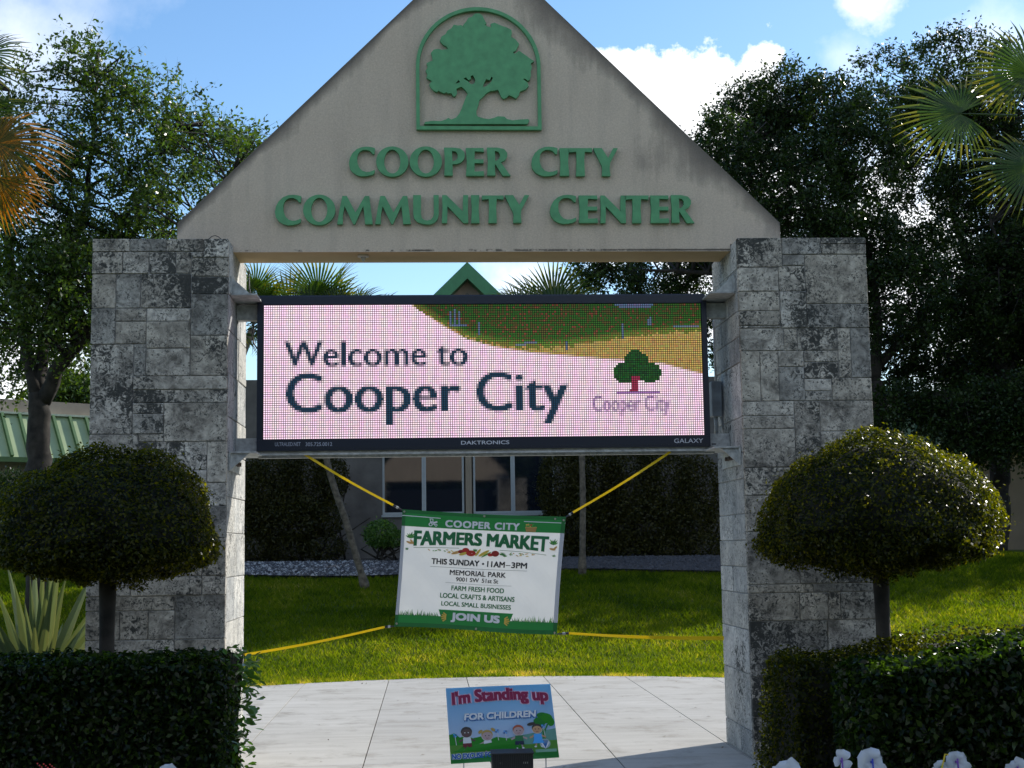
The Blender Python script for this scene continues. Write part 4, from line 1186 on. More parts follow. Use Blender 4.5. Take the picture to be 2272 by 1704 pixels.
tree('oak_tree', 'open-crowned live oak left of the gable, its trunk before the green roof', 'tree', base, lim, bl, 1230, .078, OAK_A, 21, 50, .5, 'live oaks behind the sign', .35, .35)

# right live oaks, denser and darker
YR = 20.0
bl = [blob(*b, YR, g0.uniform(-1.8, 1.8)) for b in ((1600, 330, 75), (1660, 270, 85), (1740, 235, 90), (1830, 260, 95), (1900, 330, 110), (1700, 400, 120), (1800, 440, 130), (1620, 430, 80), (1760, 540, 110), (1900, 560, 120), (1980, 660, 120), (1950, 800, 90), (1850, 650, 90), (1560, 600, 90), (1460, 610, 75), (1370, 610, 60), (1310, 600, 45), (1600, 520, 80), (1680, 620, 100), (1960, 900, 60), (1640, 720, 90))]
r3_ = lambda *p: [tuple(at(x, y, YR + dy)) for x, y, dy in p]
base = at(1948, 1250, YR); base.z = float(gh(base.x, YR)) - .1
lim = [([base, at(1948, 1100, YR), at(1946, 980, YR), at(1940, 850, YR)], .26, .2),
       (r3_((1940, 860, 0), (1900, 700, .3), (1840, 560, .5), (1780, 430, .5), (1730, 300, .3)), .15, .02),
       (r3_((1940, 860, 0), (1950, 700, -.3), (1925, 560, -.5), (1890, 440, -.5), (1850, 300, 0)), .13, .02),
       (r3_((1900, 700, .3), (1780, 640, .2), (1640, 610, 0), (1500, 600, 0), (1350, 600, 0)), .10, .02),
       (r3_((1940, 820, 0), (2030, 720, 0), (2120, 600, .2)), .12, .03)]
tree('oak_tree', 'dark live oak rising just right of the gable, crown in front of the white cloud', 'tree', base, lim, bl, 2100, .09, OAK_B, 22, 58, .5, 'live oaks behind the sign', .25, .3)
YR2 = 22.2
bl = [blob(*b, YR2, g0.uniform(-1.8, 1.8)) for b in ((2000, 210, 90), (2080, 160, 90), (2160, 150, 90), (2240, 200, 110), (1960, 300, 100), (2080, 320, 140), (2200, 360, 140), (2050, 460, 110), (2170, 520, 130), (2100, 640, 130), (2230, 680, 130), (2080, 760, 110), (2190, 800, 110), (2060, 850, 70), (2150, 860, 60),  (2330, 300, 160), (2340, 550, 160), (2330, 760, 130), (1960, 150, 50))]
r4_ = lambda *p: [tuple(at(x, y, YR2 + dy)) for x, y, dy in p]
base = at(2215, 1250, 19.2); base.z = float(gh(base.x, 19.2)) - .1
lim = [([base, at(2218, 1100, 19.3), at(2220, 980, 19.8), at(2225, 850, YR2 - 1)], .24, .2),
       (r4_((2225, 850, -1), (2180, 700, .3), (2130, 520, .5), (2090, 380, .5), (2060, 220, .3)), .15, .02),
       (r4_((2225, 850, -1), (2240, 700, -.3), (2230, 500, -.5), (2210, 330, -.5), (2190, 200, 0)), .15, .02),
       (r4_((2190, 730, .3), (2060, 650, .2), (1960, 560, 0)), .09, .02), (r4_((2225, 830, -1), (2330, 700, 0)), .12, .05)]
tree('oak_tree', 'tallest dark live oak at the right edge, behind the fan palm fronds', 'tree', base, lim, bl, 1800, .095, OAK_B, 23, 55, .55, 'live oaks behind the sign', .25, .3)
for (x_, y_, z_, s_, sd_) in ((16.8, 11, 0, 1.0, 25), (20, 31, 1.3, 1.15, 26)):  # unseen oaks added as shade casters for the lawn and right roof
    q_ = Vector((x_, y_, z_))
    tree('oak_tree', 'added dark live oak out of view %s' % ('beside the lawn, shading its right side' if y_ < 20 else 'behind the right wing, shading its roof'), 'tree', q_, [([q_, q_ + Vector((0, 0, 2.3)), q_ + Vector((.3, 0, 4.5 * s_))], .26, .15), ([q_ + Vector((0, 0, 2.3)), q_ + Vector((-2, -.6, 5.2))], .12, .03), ([q_ + Vector((0, 0, 2.3)), q_ + Vector((2, .5, 5.4))], .12, .03)],
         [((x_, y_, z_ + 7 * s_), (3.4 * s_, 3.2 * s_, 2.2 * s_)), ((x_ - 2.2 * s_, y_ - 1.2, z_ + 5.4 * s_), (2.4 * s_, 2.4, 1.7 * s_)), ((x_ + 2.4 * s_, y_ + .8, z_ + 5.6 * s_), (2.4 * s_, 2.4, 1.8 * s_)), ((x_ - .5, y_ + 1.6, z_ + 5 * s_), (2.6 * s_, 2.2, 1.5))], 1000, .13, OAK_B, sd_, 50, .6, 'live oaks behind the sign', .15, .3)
gg = random.Random(8)
for k in range(8):  # unseen row put in to block low sky light
    q_ = Vector((-34 + k * 9.4 + gg.uniform(-1.5, 1.5), -26 + gg.uniform(-2, 2), 0)); h_ = gg.uniform(8, 11)
    tree('sky_block_tree', 'unseen dark tree added across the street to block low sky, %s along the row' % ('leftmost', 'second', 'third', 'fourth', 'fifth', 'sixth', 'seventh', 'last')[k], 'tree', q_, [([q_, q_ + Vector((0, 0, 2.2)), q_ + Vector((.3, 0, h_ * .6))], .25, .12)],
         [((q_.x, q_.y, h_ * .62), (4.2, 3.2, h_ * .30)), ((q_.x - 2.5, q_.y, h_ * .45), (3, 2.6, h_ * .22)), ((q_.x + 2.5, q_.y + .5, h_ * .45), (3, 2.6, h_ * .22))], 380, .34, OAK_B, 100 + k, 40, 1.0, 'unseen trees added across the street', .1, .3)
p3 = Vector((15.5, 21.5, 1.3))  # unseen oak put in to deepen the shade on the lawn
tree('oak_tree', 'unseen dark live oak added past the right edge to shade the lawn', 'tree', p3, [([p3, p3 + Vector((0, 0, 2.5)), p3 + Vector((.3, 0, 5))], .26, .15), ([p3 + Vector((0, 0, 2.5)), p3 + Vector((-2, -.6, 5.5)), p3 + Vector((-3, -1, 7.5))], .12, .03), ([p3 + Vector((0, 0, 2.5)), p3 + Vector((2, .5, 6)), p3 + Vector((2.5, 0, 8))], .12, .03)],
     [((15, 21, 8.5), (3.0, 2.6, 2.2)), ((13.8, 20, 7), (2.2, 2, 1.8)), ((17.5, 21, 8), (2.6, 2.4, 2.2)), ((15.5, 20.5, 6.5), (2.8, 2.2, 1.4))], 1300, .10, OAK_B, 24, 50, .55, 'live oaks behind the sign', .2, .3)
# low boughs of the right oaks hanging before the wing
tree('oak_tree', 'low dark boughs hanging over the right green roof, above the topiary', 'tree', (16.6, 16.6, 1.25), [([(16.6, 16.6, 1.2), (16.5, 16.6, 3.4), (15.2, 17.2, 5.0), (12.8, 18.0, 5.2), tuple(at(2120, 900, 18.4))], .16, .03)],
     [blob(2090, 925, 55, 18.5), blob(2160, 950, 55, 18.3), blob(2240, 955, 65, 18), blob(2020, 890, 45, 18.8), blob(2290, 900, 80, 18), blob(2200, 900, 60, 18.4), blob(2130, 1010, 40, 18.4)], 520, .085, OAK_B, 28, 50, .45, 'live oaks behind the sign', .15, .3)
# light green low branches behind the right oaks
b0 = at(2330, 1200, 23); b0.z = float(gh(0, 23)) - .1
tree('small_tree', 'small bright green tree at the right edge above the dark roof', 'tree', b0, [([b0, at(2310, 1000, 23), at(2270, 880, 23)], .1, .05)], [blob(2240, 850, 50, 23), blob(2190, 880, 35, 23), blob(2270, 890, 40, 23), blob(2150, 890, 25, 22.5)], 170, .09, BRIGHT, 30, 50, .4)
b0 = at(165, 1200, 30); b0.z = float(gh(0, 30)) - .1
tree('small_tree', 'far dark green tree over the roof beside the left pillar', 'tree', b0, [([b0, at(170, 1000, 30), at(178, 900, 30)], .12, .06)], [blob(175, 880, 45, 30), blob(150, 860, 30, 30), blob(215, 880, 40, 30), blob(120, 895, 18, 30)], 200, .12, OAK_A, 31, 50, .45)


# ------------------------------------------------------------------ palms
def frond_mesh(seed, n=34, R=.78, petiole=.7, spread=250, droop=.25, split=.45):
    """fan leaf in local space: petiole along +X from the origin, fan beyond it"""
    g = np.random.default_rng(seed)
    Q = []; rn = []
    hub = np.array([petiole, 0, 0.])
    for i in range(n):
        a = math.radians(-spread / 2 + spread * i / (n - 1))
        L = R * (.82 + .18 * math.cos(a * .8)) * g.uniform(.9, 1.06)
        da = math.radians(spread / (n - 1)) * .52
        sag = -droop * g.uniform(.6, 1.4)
        segs = [0, .28, .6, .82, 1.0]; wd = [.0, 1.0, .85, .42, .0]
        # leaflets are folded; joined until `split` of their length
        prev = None
        for s_, w_ in zip(segs, wd):
            z = sag * max(0, s_ - .35) ** 1.8 * 1.6
            half = math.tan(da) * L * min(s_, .42) * (w_ if w_ else .02) * 1.02 + .0004
            cdir = np.array([math.cos(a), math.sin(a), 0]); sdir = np.array([-math.sin(a), math.cos(a), 0])
            c_ = hub + cdir * L * s_ + np.array([0, 0, z])
            pr = (c_ + sdir * half + np.array([0, 0, .25 * half]), c_ - np.array([0, 0, .25 * half]), c_ - sdir * half + np.array([0, 0, .25 * half]))
            if prev is not None:
                Q.append([prev[0], prev[1], pr[1], pr[0]]); Q.append([prev[1], prev[2], pr[2], pr[1]])
                r_ = np.clip(g.normal(.35, .1) + .35 * (s_ > .8), 0, 1); rn += [r_, r_]
            prev = pr
    for sg in (-1, 1):
        Q.append([(0, sg * .02, 0), (0, 0, .014), (petiole, 0, .008), (petiole, sg * .008, 0)]); rn.append(.5)
    Q.append([(0, -.02, 0), (0, .02, 0), (petiole, .008, 0), (petiole, -.008, 0)]); rn.append(.5)
    return np.array(Q, dtype=float), np.array(rn)


FROND = {}
for key, (sd0, mt0, kw0) in {'green': (1, PALM, {}), 'green2': (2, PALM, dict(R=.7, droop=.4, spread=230)), 'yellow': (3, PALM_Y, dict(droop=.45, spread=210)), 'wide': (4, PALM, dict(R=.9, droop=.3, n=40)), 'wide2': (5, PALM, dict(R=.85, droop=.25, n=44, spread=290)), 'yellow2': (6, PALM_Y, dict(droop=.55, spread=120, n=22))}.items():
    q, r = frond_mesh(sd0, **kw0)
    o = bigmesh('frond', q, mt0, None, r)
    FROND[key] = o.data; bpy.data.objects.remove(o)


def put_frond(parent, key, org, azi, ele, rollf, s):
    o = bpy.data.objects.new('frond', FROND[key]); COL.objects.link(o); o.parent = parent
    R_ = Matrix.Rotation(azi, 4, 'Z') @ Matrix.Rotation(-ele, 4, 'Y') @ Matrix.Rotation(rollf, 4, 'X')
    o.matrix_local = Matrix.Translation(Vector(org) - parent.location) @ R_ @ Matrix.Scale(s, 4)
    return o


def palm(label, basept, path, crown, n, s, seed, keys, group='fan palms', rtrunk=.13, tr2=.11, elev=(-.6, 1.3), bark=None):
    g = random.Random(seed)
    t = thing('fan_palm', label, 'palm', basept, group)
    A = Acc(); P = [Vector(basept)] + [Vector(p) for p in path] + [Vector(crown)]
    Q = []
    for i in range(len(P) - 1):
        p0, p1, p2, p3 = P[max(i - 1, 0)], P[i], P[i + 1], P[min(i + 2, len(P) - 1)]
        for k in range(6):
            u = k / 6
            Q.append(.5 * (2 * p1 + (p2 - p0) * u + (2 * p0 - 5 * p1 + 4 * p2 - p3) * u * u + (3 * p1 - p0 - 3 * p2 + p3) * u ** 3))
    Q.append(P[-1])
    R = [(rtrunk * 1.35 if i < 2 else rtrunk + (tr2 - rtrunk) * i / len(Q)) * (1 + .05 * (i % 2)) for i in range(len(Q))]
    A.tube(Q, R, 10); A.out('trunk', M_BARK_SHADE if bark else M_BARK_PALM, t, True)
    for i in range(n):
        az = i * 2.39996 + g.uniform(-.2, .2); u = (i + .5) / n
        el = elev[1] + (elev[0] - elev[1]) * u
        k = keys[min(int(u * len(keys)), len(keys) - 1)]
        put_frond(t, k, Vector(crown) + Vector((0, 0, .15 * (1 - u))), az, el, g.uniform(-.5, .5), s * g.uniform(.85, 1.1))
    return t


def gpt(px, Y):
    p = at(px, 1200, Y); p.z = float(gh(p.x, Y)) - .05; return p


Yp = 13.6
PC1 = palm('fan palm with a thin leaning curved trunk, left of the building windows', gpt(812, Yp), [at(770, 1165, Yp), at(738, 1070, Yp), at(722, 1000, Yp), at(712, 880, Yp)], at(712, 760, Yp), 18, .9, 5, ['wide', 'green', 'green', 'green2', 'green2'], rtrunk=.062, tr2=.05, elev=(-.5, 1.35), bark='dark')
PC2 = PC1
PC3 = palm('fan palm standing before the right-hand shrubs, dark crown over the display', gpt(1290, 14.5), [at(1292, 1050, 14.5), at(1275, 850, 14.5)], at(1215, 770, 14.5), 18, 1.0, 8, ['wide', 'green', 'green', 'green2'], rtrunk=.055, tr2=.05, elev=(-.5, 1.35), bark='dark')
palm('fan palm small, between the left shrub and the left pillar', gpt(510, 12.5), [at(515, 900, 12.5)], at(560, 730, 12.5), 18, .8, 9, ['green', 'green2'], rtrunk=.06, tr2=.06)

# single fronds set as they stand: hub point, direction in the upright plane (degrees from the right, anticlockwise), lean
def put_fan(parent, key, hub, deg, lean_, s_):
    t = math.radians(deg)
    X_ = Vector((math.cos(t), .12, math.sin(t))).normalized()
    Z_ = Vector((-math.sin(lean_) * .5, -math.cos(lean_), math.sin(lean_)))
    Y_ = Z_.cross(X_).normalized(); Z_ = X_.cross(Y_)
    o = bpy.data.objects.new('frond', FROND[key]); COL.objects.link(o); o.parent = parent
    M_ = Matrix((X_, Y_, Z_)).transposed().to_4x4()
    pet = .7
    org = Vector(hub) - X_ * pet * s_
    o.matrix_local = Matrix.Translation(org - parent.location) @ M_ @ Matrix.Scale(s_, 4)


for (p_, key, px, py, Y_, dg, ln_, s_) in (
        (PC1, 'wide', 648, 700, Yp - .3, 98, .35, 1.02), (PC1, 'green', 600, 700, Yp - .1, 120, .2, .8), (PC1, 'green', 738, 680, Yp - .5, 84, .5, .88),
        (PC2, 'green2', 792, 680, 14.6, 62, .7, .85), (PC2, 'green2', 842, 690, 14.7, 45, .6, .85), (PC2, 'green', 770, 720, 14.8, 95, .3, .9),
        (PC3, 'green2', 1150, 690, 13.6, 128, .7, .9), (PC3, 'wide', 1238, 706, 13.4, 98, .3, 1.0), (PC3, 'green', 1190, 740, 13.8, 100, .5, .9)):
    put_fan(p_, key, at(px, py, Y_), dg, ln_, s_)

# two palms standing just outside the frame whose fronds reach into it
YN = 2.5
c1 = at(-190, 300, YN); bp = Vector((c1.x - .1, YN, 0))
pa = palm('fan palm at the left edge with orange drying fronds', bp, [Vector((c1.x - .05, YN, 3))], c1, 12, .6, 12, ['green', 'green', 'yellow'], elev=(-.3, 1.2))
for (key, px, py, dg, ln_, s_, dy) in (('green', -70, 160, 8, .9, .80, 0), ('yellow', -6, 318, 4, .45, .86, -.3), ('green', -40, 120, 30, .5, .6, .2), ('green', -60, 250, 20, .8, .8, .1), ('yellow2', -10, 395, -52, .4, .62, -.5), ('green', -55, 420, -35, .3, .7, -.2)):
    put_fan(pa, key, at(px, py, YN + dy), dg, ln_, s_)
c2 = at(2470, 250, YN); bp = Vector((c2.x + .1, YN, 0))
pb = palm('fan palm at the right edge with large green fronds before the oaks', bp, [Vector((c2.x + .05, YN, 3))], c2, 12, .6, 14, ['green', 'green', 'wide', 'green'], elev=(-.3, 1.2))
for (key, px, py, dg, ln_, s_, dy) in (('wide2', 2128, 252, 176, .35, .78, -.2), ('green', 2285, 160, 122, .5, .80, -.3), ('wide2', 2290, 372, 186, .35, .72, -.4), ('green', 2235, 190, 150, .8, .6, .2)):
    put_fan(pb, key, at(px, py, YN + dy), dg, ln_, s_)


# ------------------------------------------------------------------ clipped shrubs and hedges
def noise3(P, sc_): return np.array([noise.noise(Vector(p) * sc_) for p in P])


def topiary(cx, cyy, rx, ztop, zmid, zbot, label, seed, lean=0):
    g = np.random.default_rng(seed)
    t = thing('topiary_tree', label, 'topiary', (cx, cyy, 0), 'clipped ball topiaries before the pillars')
    A = Acc().tube([(cx + lean * .03, cyy, -.02), (cx + lean * .01, cyy, .6), (cx, cyy, 1.1), (cx, cyy, 1.55)], [.062, .05, .048, .06], 10)
    for k in range(7):
        a_ = k * .9; A.tube([(cx, cyy, 1.4), (cx + .12 * math.cos(a_), cyy + .12 * math.sin(a_), 1.58), (cx + .5 * math.cos(a_), cyy + .5 * math.sin(a_), 1.85)], [.03, .02, .01], 5)
    A.out('trunk', M_BARK, t, True)
    n = 52000
    d = unit(g.normal(size=(n, 3)))
    up = d[:, 2] > 0
    R = np.where(up[:, None], [[rx, rx, ztop - zmid]], [[rx * .97, rx * .97, zmid - zbot]])
    lump = 1 + .17 * np.array([noise.noise(Vector(q) * 1.9 + Vector((seed, 0, 0))) for q in d]) + .07 * np.array([noise.noise(Vector(q) * 6) for q in d])
    dep = 1 - .13 * g.random(n) ** 1.5 + np.where(g.random(n) < .06, g.random(n) ** 2 * .11, 0)
    P = np.array([cx, cyy, zmid]) + d * R * (lump * dep)[:, None]
    sag = np.array([noise.noise(Vector((q[0] * 4.5, q[1] * 4.5, seed))) for q in d])
    P[:, 2] += np.where(~up, (g.random(n) - .75) * .10 + sag * .10 * (-d[:, 2]), 0)
    N = unit(d * .8 + g.normal(size=(n, 3)) * .6 + np.array([0, 0, .3]))
    L = g.uniform(.018, .036, n)
    q = leafquads(P, N, L, L * .52, g)
    bigmesh('crown', q, TOPI, t, np.clip(g.normal(.36, .2, n) + .3 * (dep > .965), 0, 1))  # outermost leaves coloured lighter to strengthen the sunlit look
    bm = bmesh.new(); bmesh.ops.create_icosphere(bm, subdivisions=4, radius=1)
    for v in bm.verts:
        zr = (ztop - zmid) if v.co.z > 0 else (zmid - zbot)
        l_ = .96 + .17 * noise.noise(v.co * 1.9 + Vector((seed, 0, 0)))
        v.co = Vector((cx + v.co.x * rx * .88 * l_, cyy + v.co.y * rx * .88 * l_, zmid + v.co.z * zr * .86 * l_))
    me = bpy.data.meshes.new('dark_core'); bm.to_mesh(me); bm.free(); me.materials.append(M_CORE_STEM); link('dark_core', me, t)  # solid dark ball standing in for the shaded inside of the crown
    return t


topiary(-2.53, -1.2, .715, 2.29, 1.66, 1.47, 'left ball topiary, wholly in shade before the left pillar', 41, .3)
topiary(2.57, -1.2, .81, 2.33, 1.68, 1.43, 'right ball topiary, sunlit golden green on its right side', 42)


def hedge(label, x0, x1, y0, y1, z1, n, mat, seed, L=(.04, .075), asp=.5, top_amp=.03, name='clipped_hedge', group=None, round_=.10, zfun=None):
    g = np.random.default_rng(seed)
    t = thing(name, label, 'hedge' if name == 'clipped_hedge' else 'shrub', ((x0 + x1) / 2, (y0 + y1) / 2, 0), group)
    areas = np.array([(x1 - x0) * (y1 - y0), (x1 - x0) * z1 * 1.3, (y1 - y0) * z1, (y1 - y0) * z1, (x1 - x0) * z1 * .3]); areas /= areas.sum()
    f = g.choice(5, n, p=areas)
    u, v = g.random(n), g.random(n); dp = g.random(n) ** 1.4 * .11
    P = np.zeros((n, 3)); N = np.zeros((n, 3))
    X = x0 + u * (x1 - x0); Yy = y0 + v * (y1 - y0); Zv = z1 * v; Yu = y0 + u * (y1 - y0)
    m0 = f == 0; P[m0] = np.stack([X, Yy, np.full(n, z1) - dp], 1)[m0]; N[m0] = (0, 0, 1)
    m0 = f == 1; P[m0] = np.stack([X, y0 + dp, Zv], 1)[m0]; N[m0] = (0, -1, 0)
    m0 = f == 2; P[m0] = np.stack([x0 + dp, Yu, Zv], 1)[m0]; N[m0] = (-1, 0, 0)
    m0 = f == 3; P[m0] = np.stack([x1 - dp, Yu, Zv], 1)[m0]; N[m0] = (1, 0, 0)
    m0 = f == 4; P[m0] = np.stack([X, y1 - dp, Zv], 1)[m0]; N[m0] = (0, 1, 0)
    # round the shoulders
    c0 = np.array([x0 + round_, y0 + round_, 0]); c1_ = np.array([x1 - round_, y1 - round_, z1 - round_])
    q0 = np.clip(P, c0, c1_); dd = P - q0; ln = np.linalg.norm(dd, axis=1, keepdims=True)
    P = np.where(ln > round_, q0 + dd / np.maximum(ln, 1e-6) * (round_ - (dp * .9)[:, None]), P)
    nz_ = np.array([noise.noise(Vector((p[0] * 2.2, p[1] * 2.2, p[2] * 2.2 + seed))) for p in P])
    P += N * (nz_ * top_amp * 2)[:, None] + g.normal(0, .012, (n, 3))
    if zfun is not None: P[:, 2] += zfun(P[:, 0]) * (P[:, 2] / z1)
    NN = unit(N * .7 + g.normal(size=(n, 3)) * .6 + np.array([0, 0, .35]))
    LL = g.uniform(*L, n)
    bigmesh('foliage', leafquads(P, NN, LL, LL * asp, g), mat, t, np.clip(g.normal(.45, .24, n), 0, 1))
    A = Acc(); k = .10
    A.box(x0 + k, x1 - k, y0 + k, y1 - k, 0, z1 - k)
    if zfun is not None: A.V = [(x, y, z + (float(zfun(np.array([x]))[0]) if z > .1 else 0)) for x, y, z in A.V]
    A.out('dark_core', M_CORE_STEM, t)  # solid dark box standing in for the hedge's shaded inside
    return t


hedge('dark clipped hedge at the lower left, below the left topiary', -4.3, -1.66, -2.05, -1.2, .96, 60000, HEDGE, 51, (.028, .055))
# broad-leaved plant at the end of the left hedge: every leaf a part
vine = thing('glossy_leaf_shrub', 'glossy broad-leaved shrub catching the sun at the right end of the left hedge', 'shrub', (-1.6, -2.0, 0))
A = Acc()
g1 = random.Random(9)
bm = bmesh.new()
lv = [(0, 0, 0), (.25, .16, .03), (.6, .24, .05), (.88, .13, .02), (1, 0, -.04), (.88, -.13, .02), (.6, -.24, .05), (.25, -.16, .03), (.35, 0, -.02), (.7, 0, -.03)]
bvs = [bm.verts.new(v) for v in lv]
for f in ((0, 1, 8), (1, 2, 9, 8), (2, 3, 9), (3, 4, 9), (4, 5, 9), (5, 6, 9), (6, 7, 8, 9), (7, 0, 8)): bm.faces.new([bvs[i] for i in f])
lme = bpy.data.meshes.new('leaf'); bm.to_mesh(lme); bm.free()
at2 = lme.attributes.new('rnd', 'FLOAT', 'POINT'); at2.data.foreach_set('value', [.75] * 10)
VL = leafmat('broad_leaf', [(.03, .08, .018), (.045, .11, .022), (.07, .15, .03)], (1.7, 1.9, .5), .3, .22)
lme.materials.append(VL); lme.polygons.foreach_set('use_smooth', [True] * len(lme.polygons))
for i in range(290):
    z = g1.uniform(.0, 1.0) ** .8
    x = -1.65 + g1.uniform(-.07, .05) + (.03 if z > .5 else 0); y = g1.uniform(-1.75, -1.0)
    if z > .93: x -= g1.uniform(0, .12)
    o = bpy.data.objects.new('leaf', lme); COL.objects.link(o); o.parent = vine
    o.location = Vector((x, y, z)) - vine.location
    o.rotation_euler = (g1.uniform(-1.2, 1.2), g1.uniform(-.6, .9), g1.uniform(-1.6, 1.2))
    s = g1.uniform(.04, .075); o.scale = (s, s, s)
for k in range(14):
    y = -1.75 + k * .05; A.tube([(-1.78, y, 0), (-1.72, y + .05, .4), (-1.68, y, .75), (-1.66, y + .03, .95 + .04 * g1.random())], [.006, .005, .004, .002], 5)
A.out('stem', M_BARK, vine)

hedge('small-leaved dark shrub at the foot of the right pillar, below the topiary', 1.72, 2.75, -1.95, -1.0, .92, 15000, TOPI, 52, (.024, .04), .55, .06, name='small_leaf_shrub', round_=.2)
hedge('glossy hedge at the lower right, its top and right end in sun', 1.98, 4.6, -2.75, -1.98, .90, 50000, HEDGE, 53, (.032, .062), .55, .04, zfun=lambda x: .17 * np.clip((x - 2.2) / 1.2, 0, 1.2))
hedge('thin low hedge behind the right topiary trunk, top edge sunlit', 2.75, 4.5, -1.2, -.6, .98, 9000, TOPI, 54, (.024, .04), .55, .04)

# spiky plant at left
ag = thing('spiky_plant', 'spiky plant with long striped sword leaves left of the left pillar', 'plant', (-3.65, 1.2, 0))
AGM = MT('sword_leaf')
agc = AGM.n('ShaderNodeAttribute'); agc.attribute_name = 'rnd'
AGM.l(AGM.ramp(agc.outputs['Fac'], [(0, (.34, .33, .12)), (.15, (.045, .08, .035)), (.55, (.075, .12, .06)), (.85, (.045, .08, .035)), (1, (.32, .31, .14))]), AGM.b.inputs['Base Color']); AGM.b.inputs['Roughness'].default_value = .45
tq = AGM.n('ShaderNodeBsdfTranslucent'); AGM.l(AGM.ramp(agc.outputs['Fac'], [(0, (.5, .5, .12)), (1, (.25, .4, .1))]), tq.inputs[0])
mq = AGM.n('ShaderNodeMixShader'); mq.inputs[0].default_value = .14; AGM.l(AGM.b.outputs[0], mq.inputs[1]); AGM.l(tq.outputs[0], mq.inputs[2]); AGM.l(mq.outputs[0], AGM.o.inputs[0])
for i in range(38):
    a_ = g1.uniform(-math.pi, math.pi); tilt = g1.uniform(.1, .75) * (1 if i > 5 else .4)
    L = g1.uniform(.95, 1.5); w = g1.uniform(.04, .065)
    bx, by = -3.62, 1.2
    dr_ = Vector((math.cos(a_) * math.sin(tilt), math.sin(a_) * math.sin(tilt), math.cos(tilt)))
    sd2 = dr_.cross(Vector((0, 1, 0)) if abs(dr_.y) < .9 else Vector((1, 0, 0))).normalized()
    sd2 = (sd2 + Vector((0, g1.uniform(-.5, .5), 0))).normalized()
    nn = dr_.cross(sd2)
    V = []; R_ = []
    N_ = 7
    for k in range(N_):
        s_ = k / (N_ - 1); ww = w * (.55 + .9 * s_ if s_ < .4 else (1 - s_) * 1.5) if s_ < 1 else .001
        c_ = Vector((bx, by, .36)) + dr_ * L * s_ + Vector((0, 0, -.10 * s_ ** 3)) + Vector((g1.uniform(-.03, .03), 0, 0)) * 0
        for q_, rv in ((-1, 0), (-.7, .3), (0, .55), (.7, .3), (1, 1)):
            V.append(c_ + sd2 * ww * q_ + nn * (-.35 * ww * (1 - abs(q_)))); R_.append(rv)
    Fc = [(k * 5 + j, k * 5 + j + 1, k * 5 + 6 + j, k * 5 + 5 + j) for k in range(N_ - 1) for j in range(4)]
    o = mesh('sword_leaf', V, Fc, AGM.m, ag)
    at3 = o.data.attributes.new('rnd', 'FLOAT', 'POINT'); at3.data.foreach_set('value', R_)
Acc().tube([(-3.68, 1.2, -.02), (-3.68, 1.2, .35)], [.07, .05], 8).out('stem', M_BARK, ag)


# ------------------------------------------------------------------ pinwheels
PWM = thinprint('pinwheel_plastic', (.52, .58, .68), .25)
STM = {'brown': flat('stick_brown', (.16, .09, .06)), 'blue': flat('stick_blue', (.03, .05, .45)), 'yellow': flat('stick_yellow', (.55, .42, .03)), 'violet': flat('stick_violet', (.17, .06, .38)), 'green': flat('stick_green', (.03, .35, .10)), 'grey': flat('stick_grey', (.3, .3, .3))}


def pinwheel(px, py, wpx, hpx, col, label, rot, seed, lobes=5, Y=-2.85):
    """folded white plastic lobes round a hub on a coloured stick; py is the top"""
    g = random.Random(seed)
    top = at(px, py, Y); k = (Y - CAM[1]) / F_PX
    r = wpx * k / 2; c = top + Vector((0, 0, -r * 1.02))
    t = thing('pinwheel', label, 'pinwheel', (c.x, Y, 0), 'white pinwheels along the front of the beds')
    for i in range(lobes):
        a_ = rot + i * 2 * math.pi / lobes + g.uniform(-.15, .15)
        V = []; nu, nv = 7, 7
        L = r * g.uniform(.72, 1.18)
        for u in range(nu + 1):
            for v in range(nv + 1):
                s_ = u / nu; q_ = v / nv * 2 - 1
                wd = .62 * L * math.sin(min(1, s_ * 1.25) * math.pi * .62) ** .8 * (1 if s_ < .86 else math.sqrt(max(0, 1 - ((s_ - .86) / .14) ** 2)) * .98 + .02)
                x = L * s_; y = wd * q_; z = .35 * L * math.sin(s_ * math.pi) * (1 - .5 * q_) * .6 + .10 * L * q_ * s_
                V.append(c + Vector((x * math.cos(a_) - y * math.sin(a_), -z - .01, x * math.sin(a_) + y * math.cos(a_))))
        Fc = [(u * (nv + 1) + v, (u + 1) * (nv + 1) + v, (u + 1) * (nv + 1) + v + 1, u * (nv + 1) + v + 1) for u in range(nu) for v in range(nv)]
        mesh('lobe', V, Fc, PWM, t, True)
    Acc().tube([c + Vector((0, -r * .42, 0)), c + Vector((0, .01, 0))], .007, 8).out('hub', STM[col], t)
    Acc().tube([c + Vector((0, -r * .44, .02)), c + Vector((.004, -r * .44, -.05)), Vector((c.x + g.uniform(-.04, .04), Y, -.02))], .0045, 6).out('stick', STM[col], t)


pinwheel(1740, 1680, 68, 40, 'brown', 'white pinwheel with a brown stick at the foot of the right pillar', .7, 1)
pinwheel(1864, 1664, 46, 40, 'violet', 'narrow folded pinwheel between two wider white ones', 1.2, 2, 3)
pinwheel(1930, 1656, 64, 50, 'blue', 'white pinwheel on a bright blue stick, third from the pillar', 1.65, 3)
pinwheel(2118, 1657, 62, 50, 'violet', 'tall white pinwheel with violet stick before the right hedge', 1.5, 4)
pinwheel(2085, 1688, 34, 30, 'green', 'small low pinwheel on a green stick touching the tall one', .3, 5, 4)
pinwheel(2252, 1680, 52, 30, 'violet', 'white pinwheel at the right edge of the photo', .9, 6)
pinwheel(372, 1688, 50, 30, 'grey', 'lone white pinwheel before the left hedge', 1.9, 7)
ys2 = thing('drinking_straw', 'bent yellow straw standing beside the tall white pinwheel', 'straw', at(2092, 1690, -2.9))
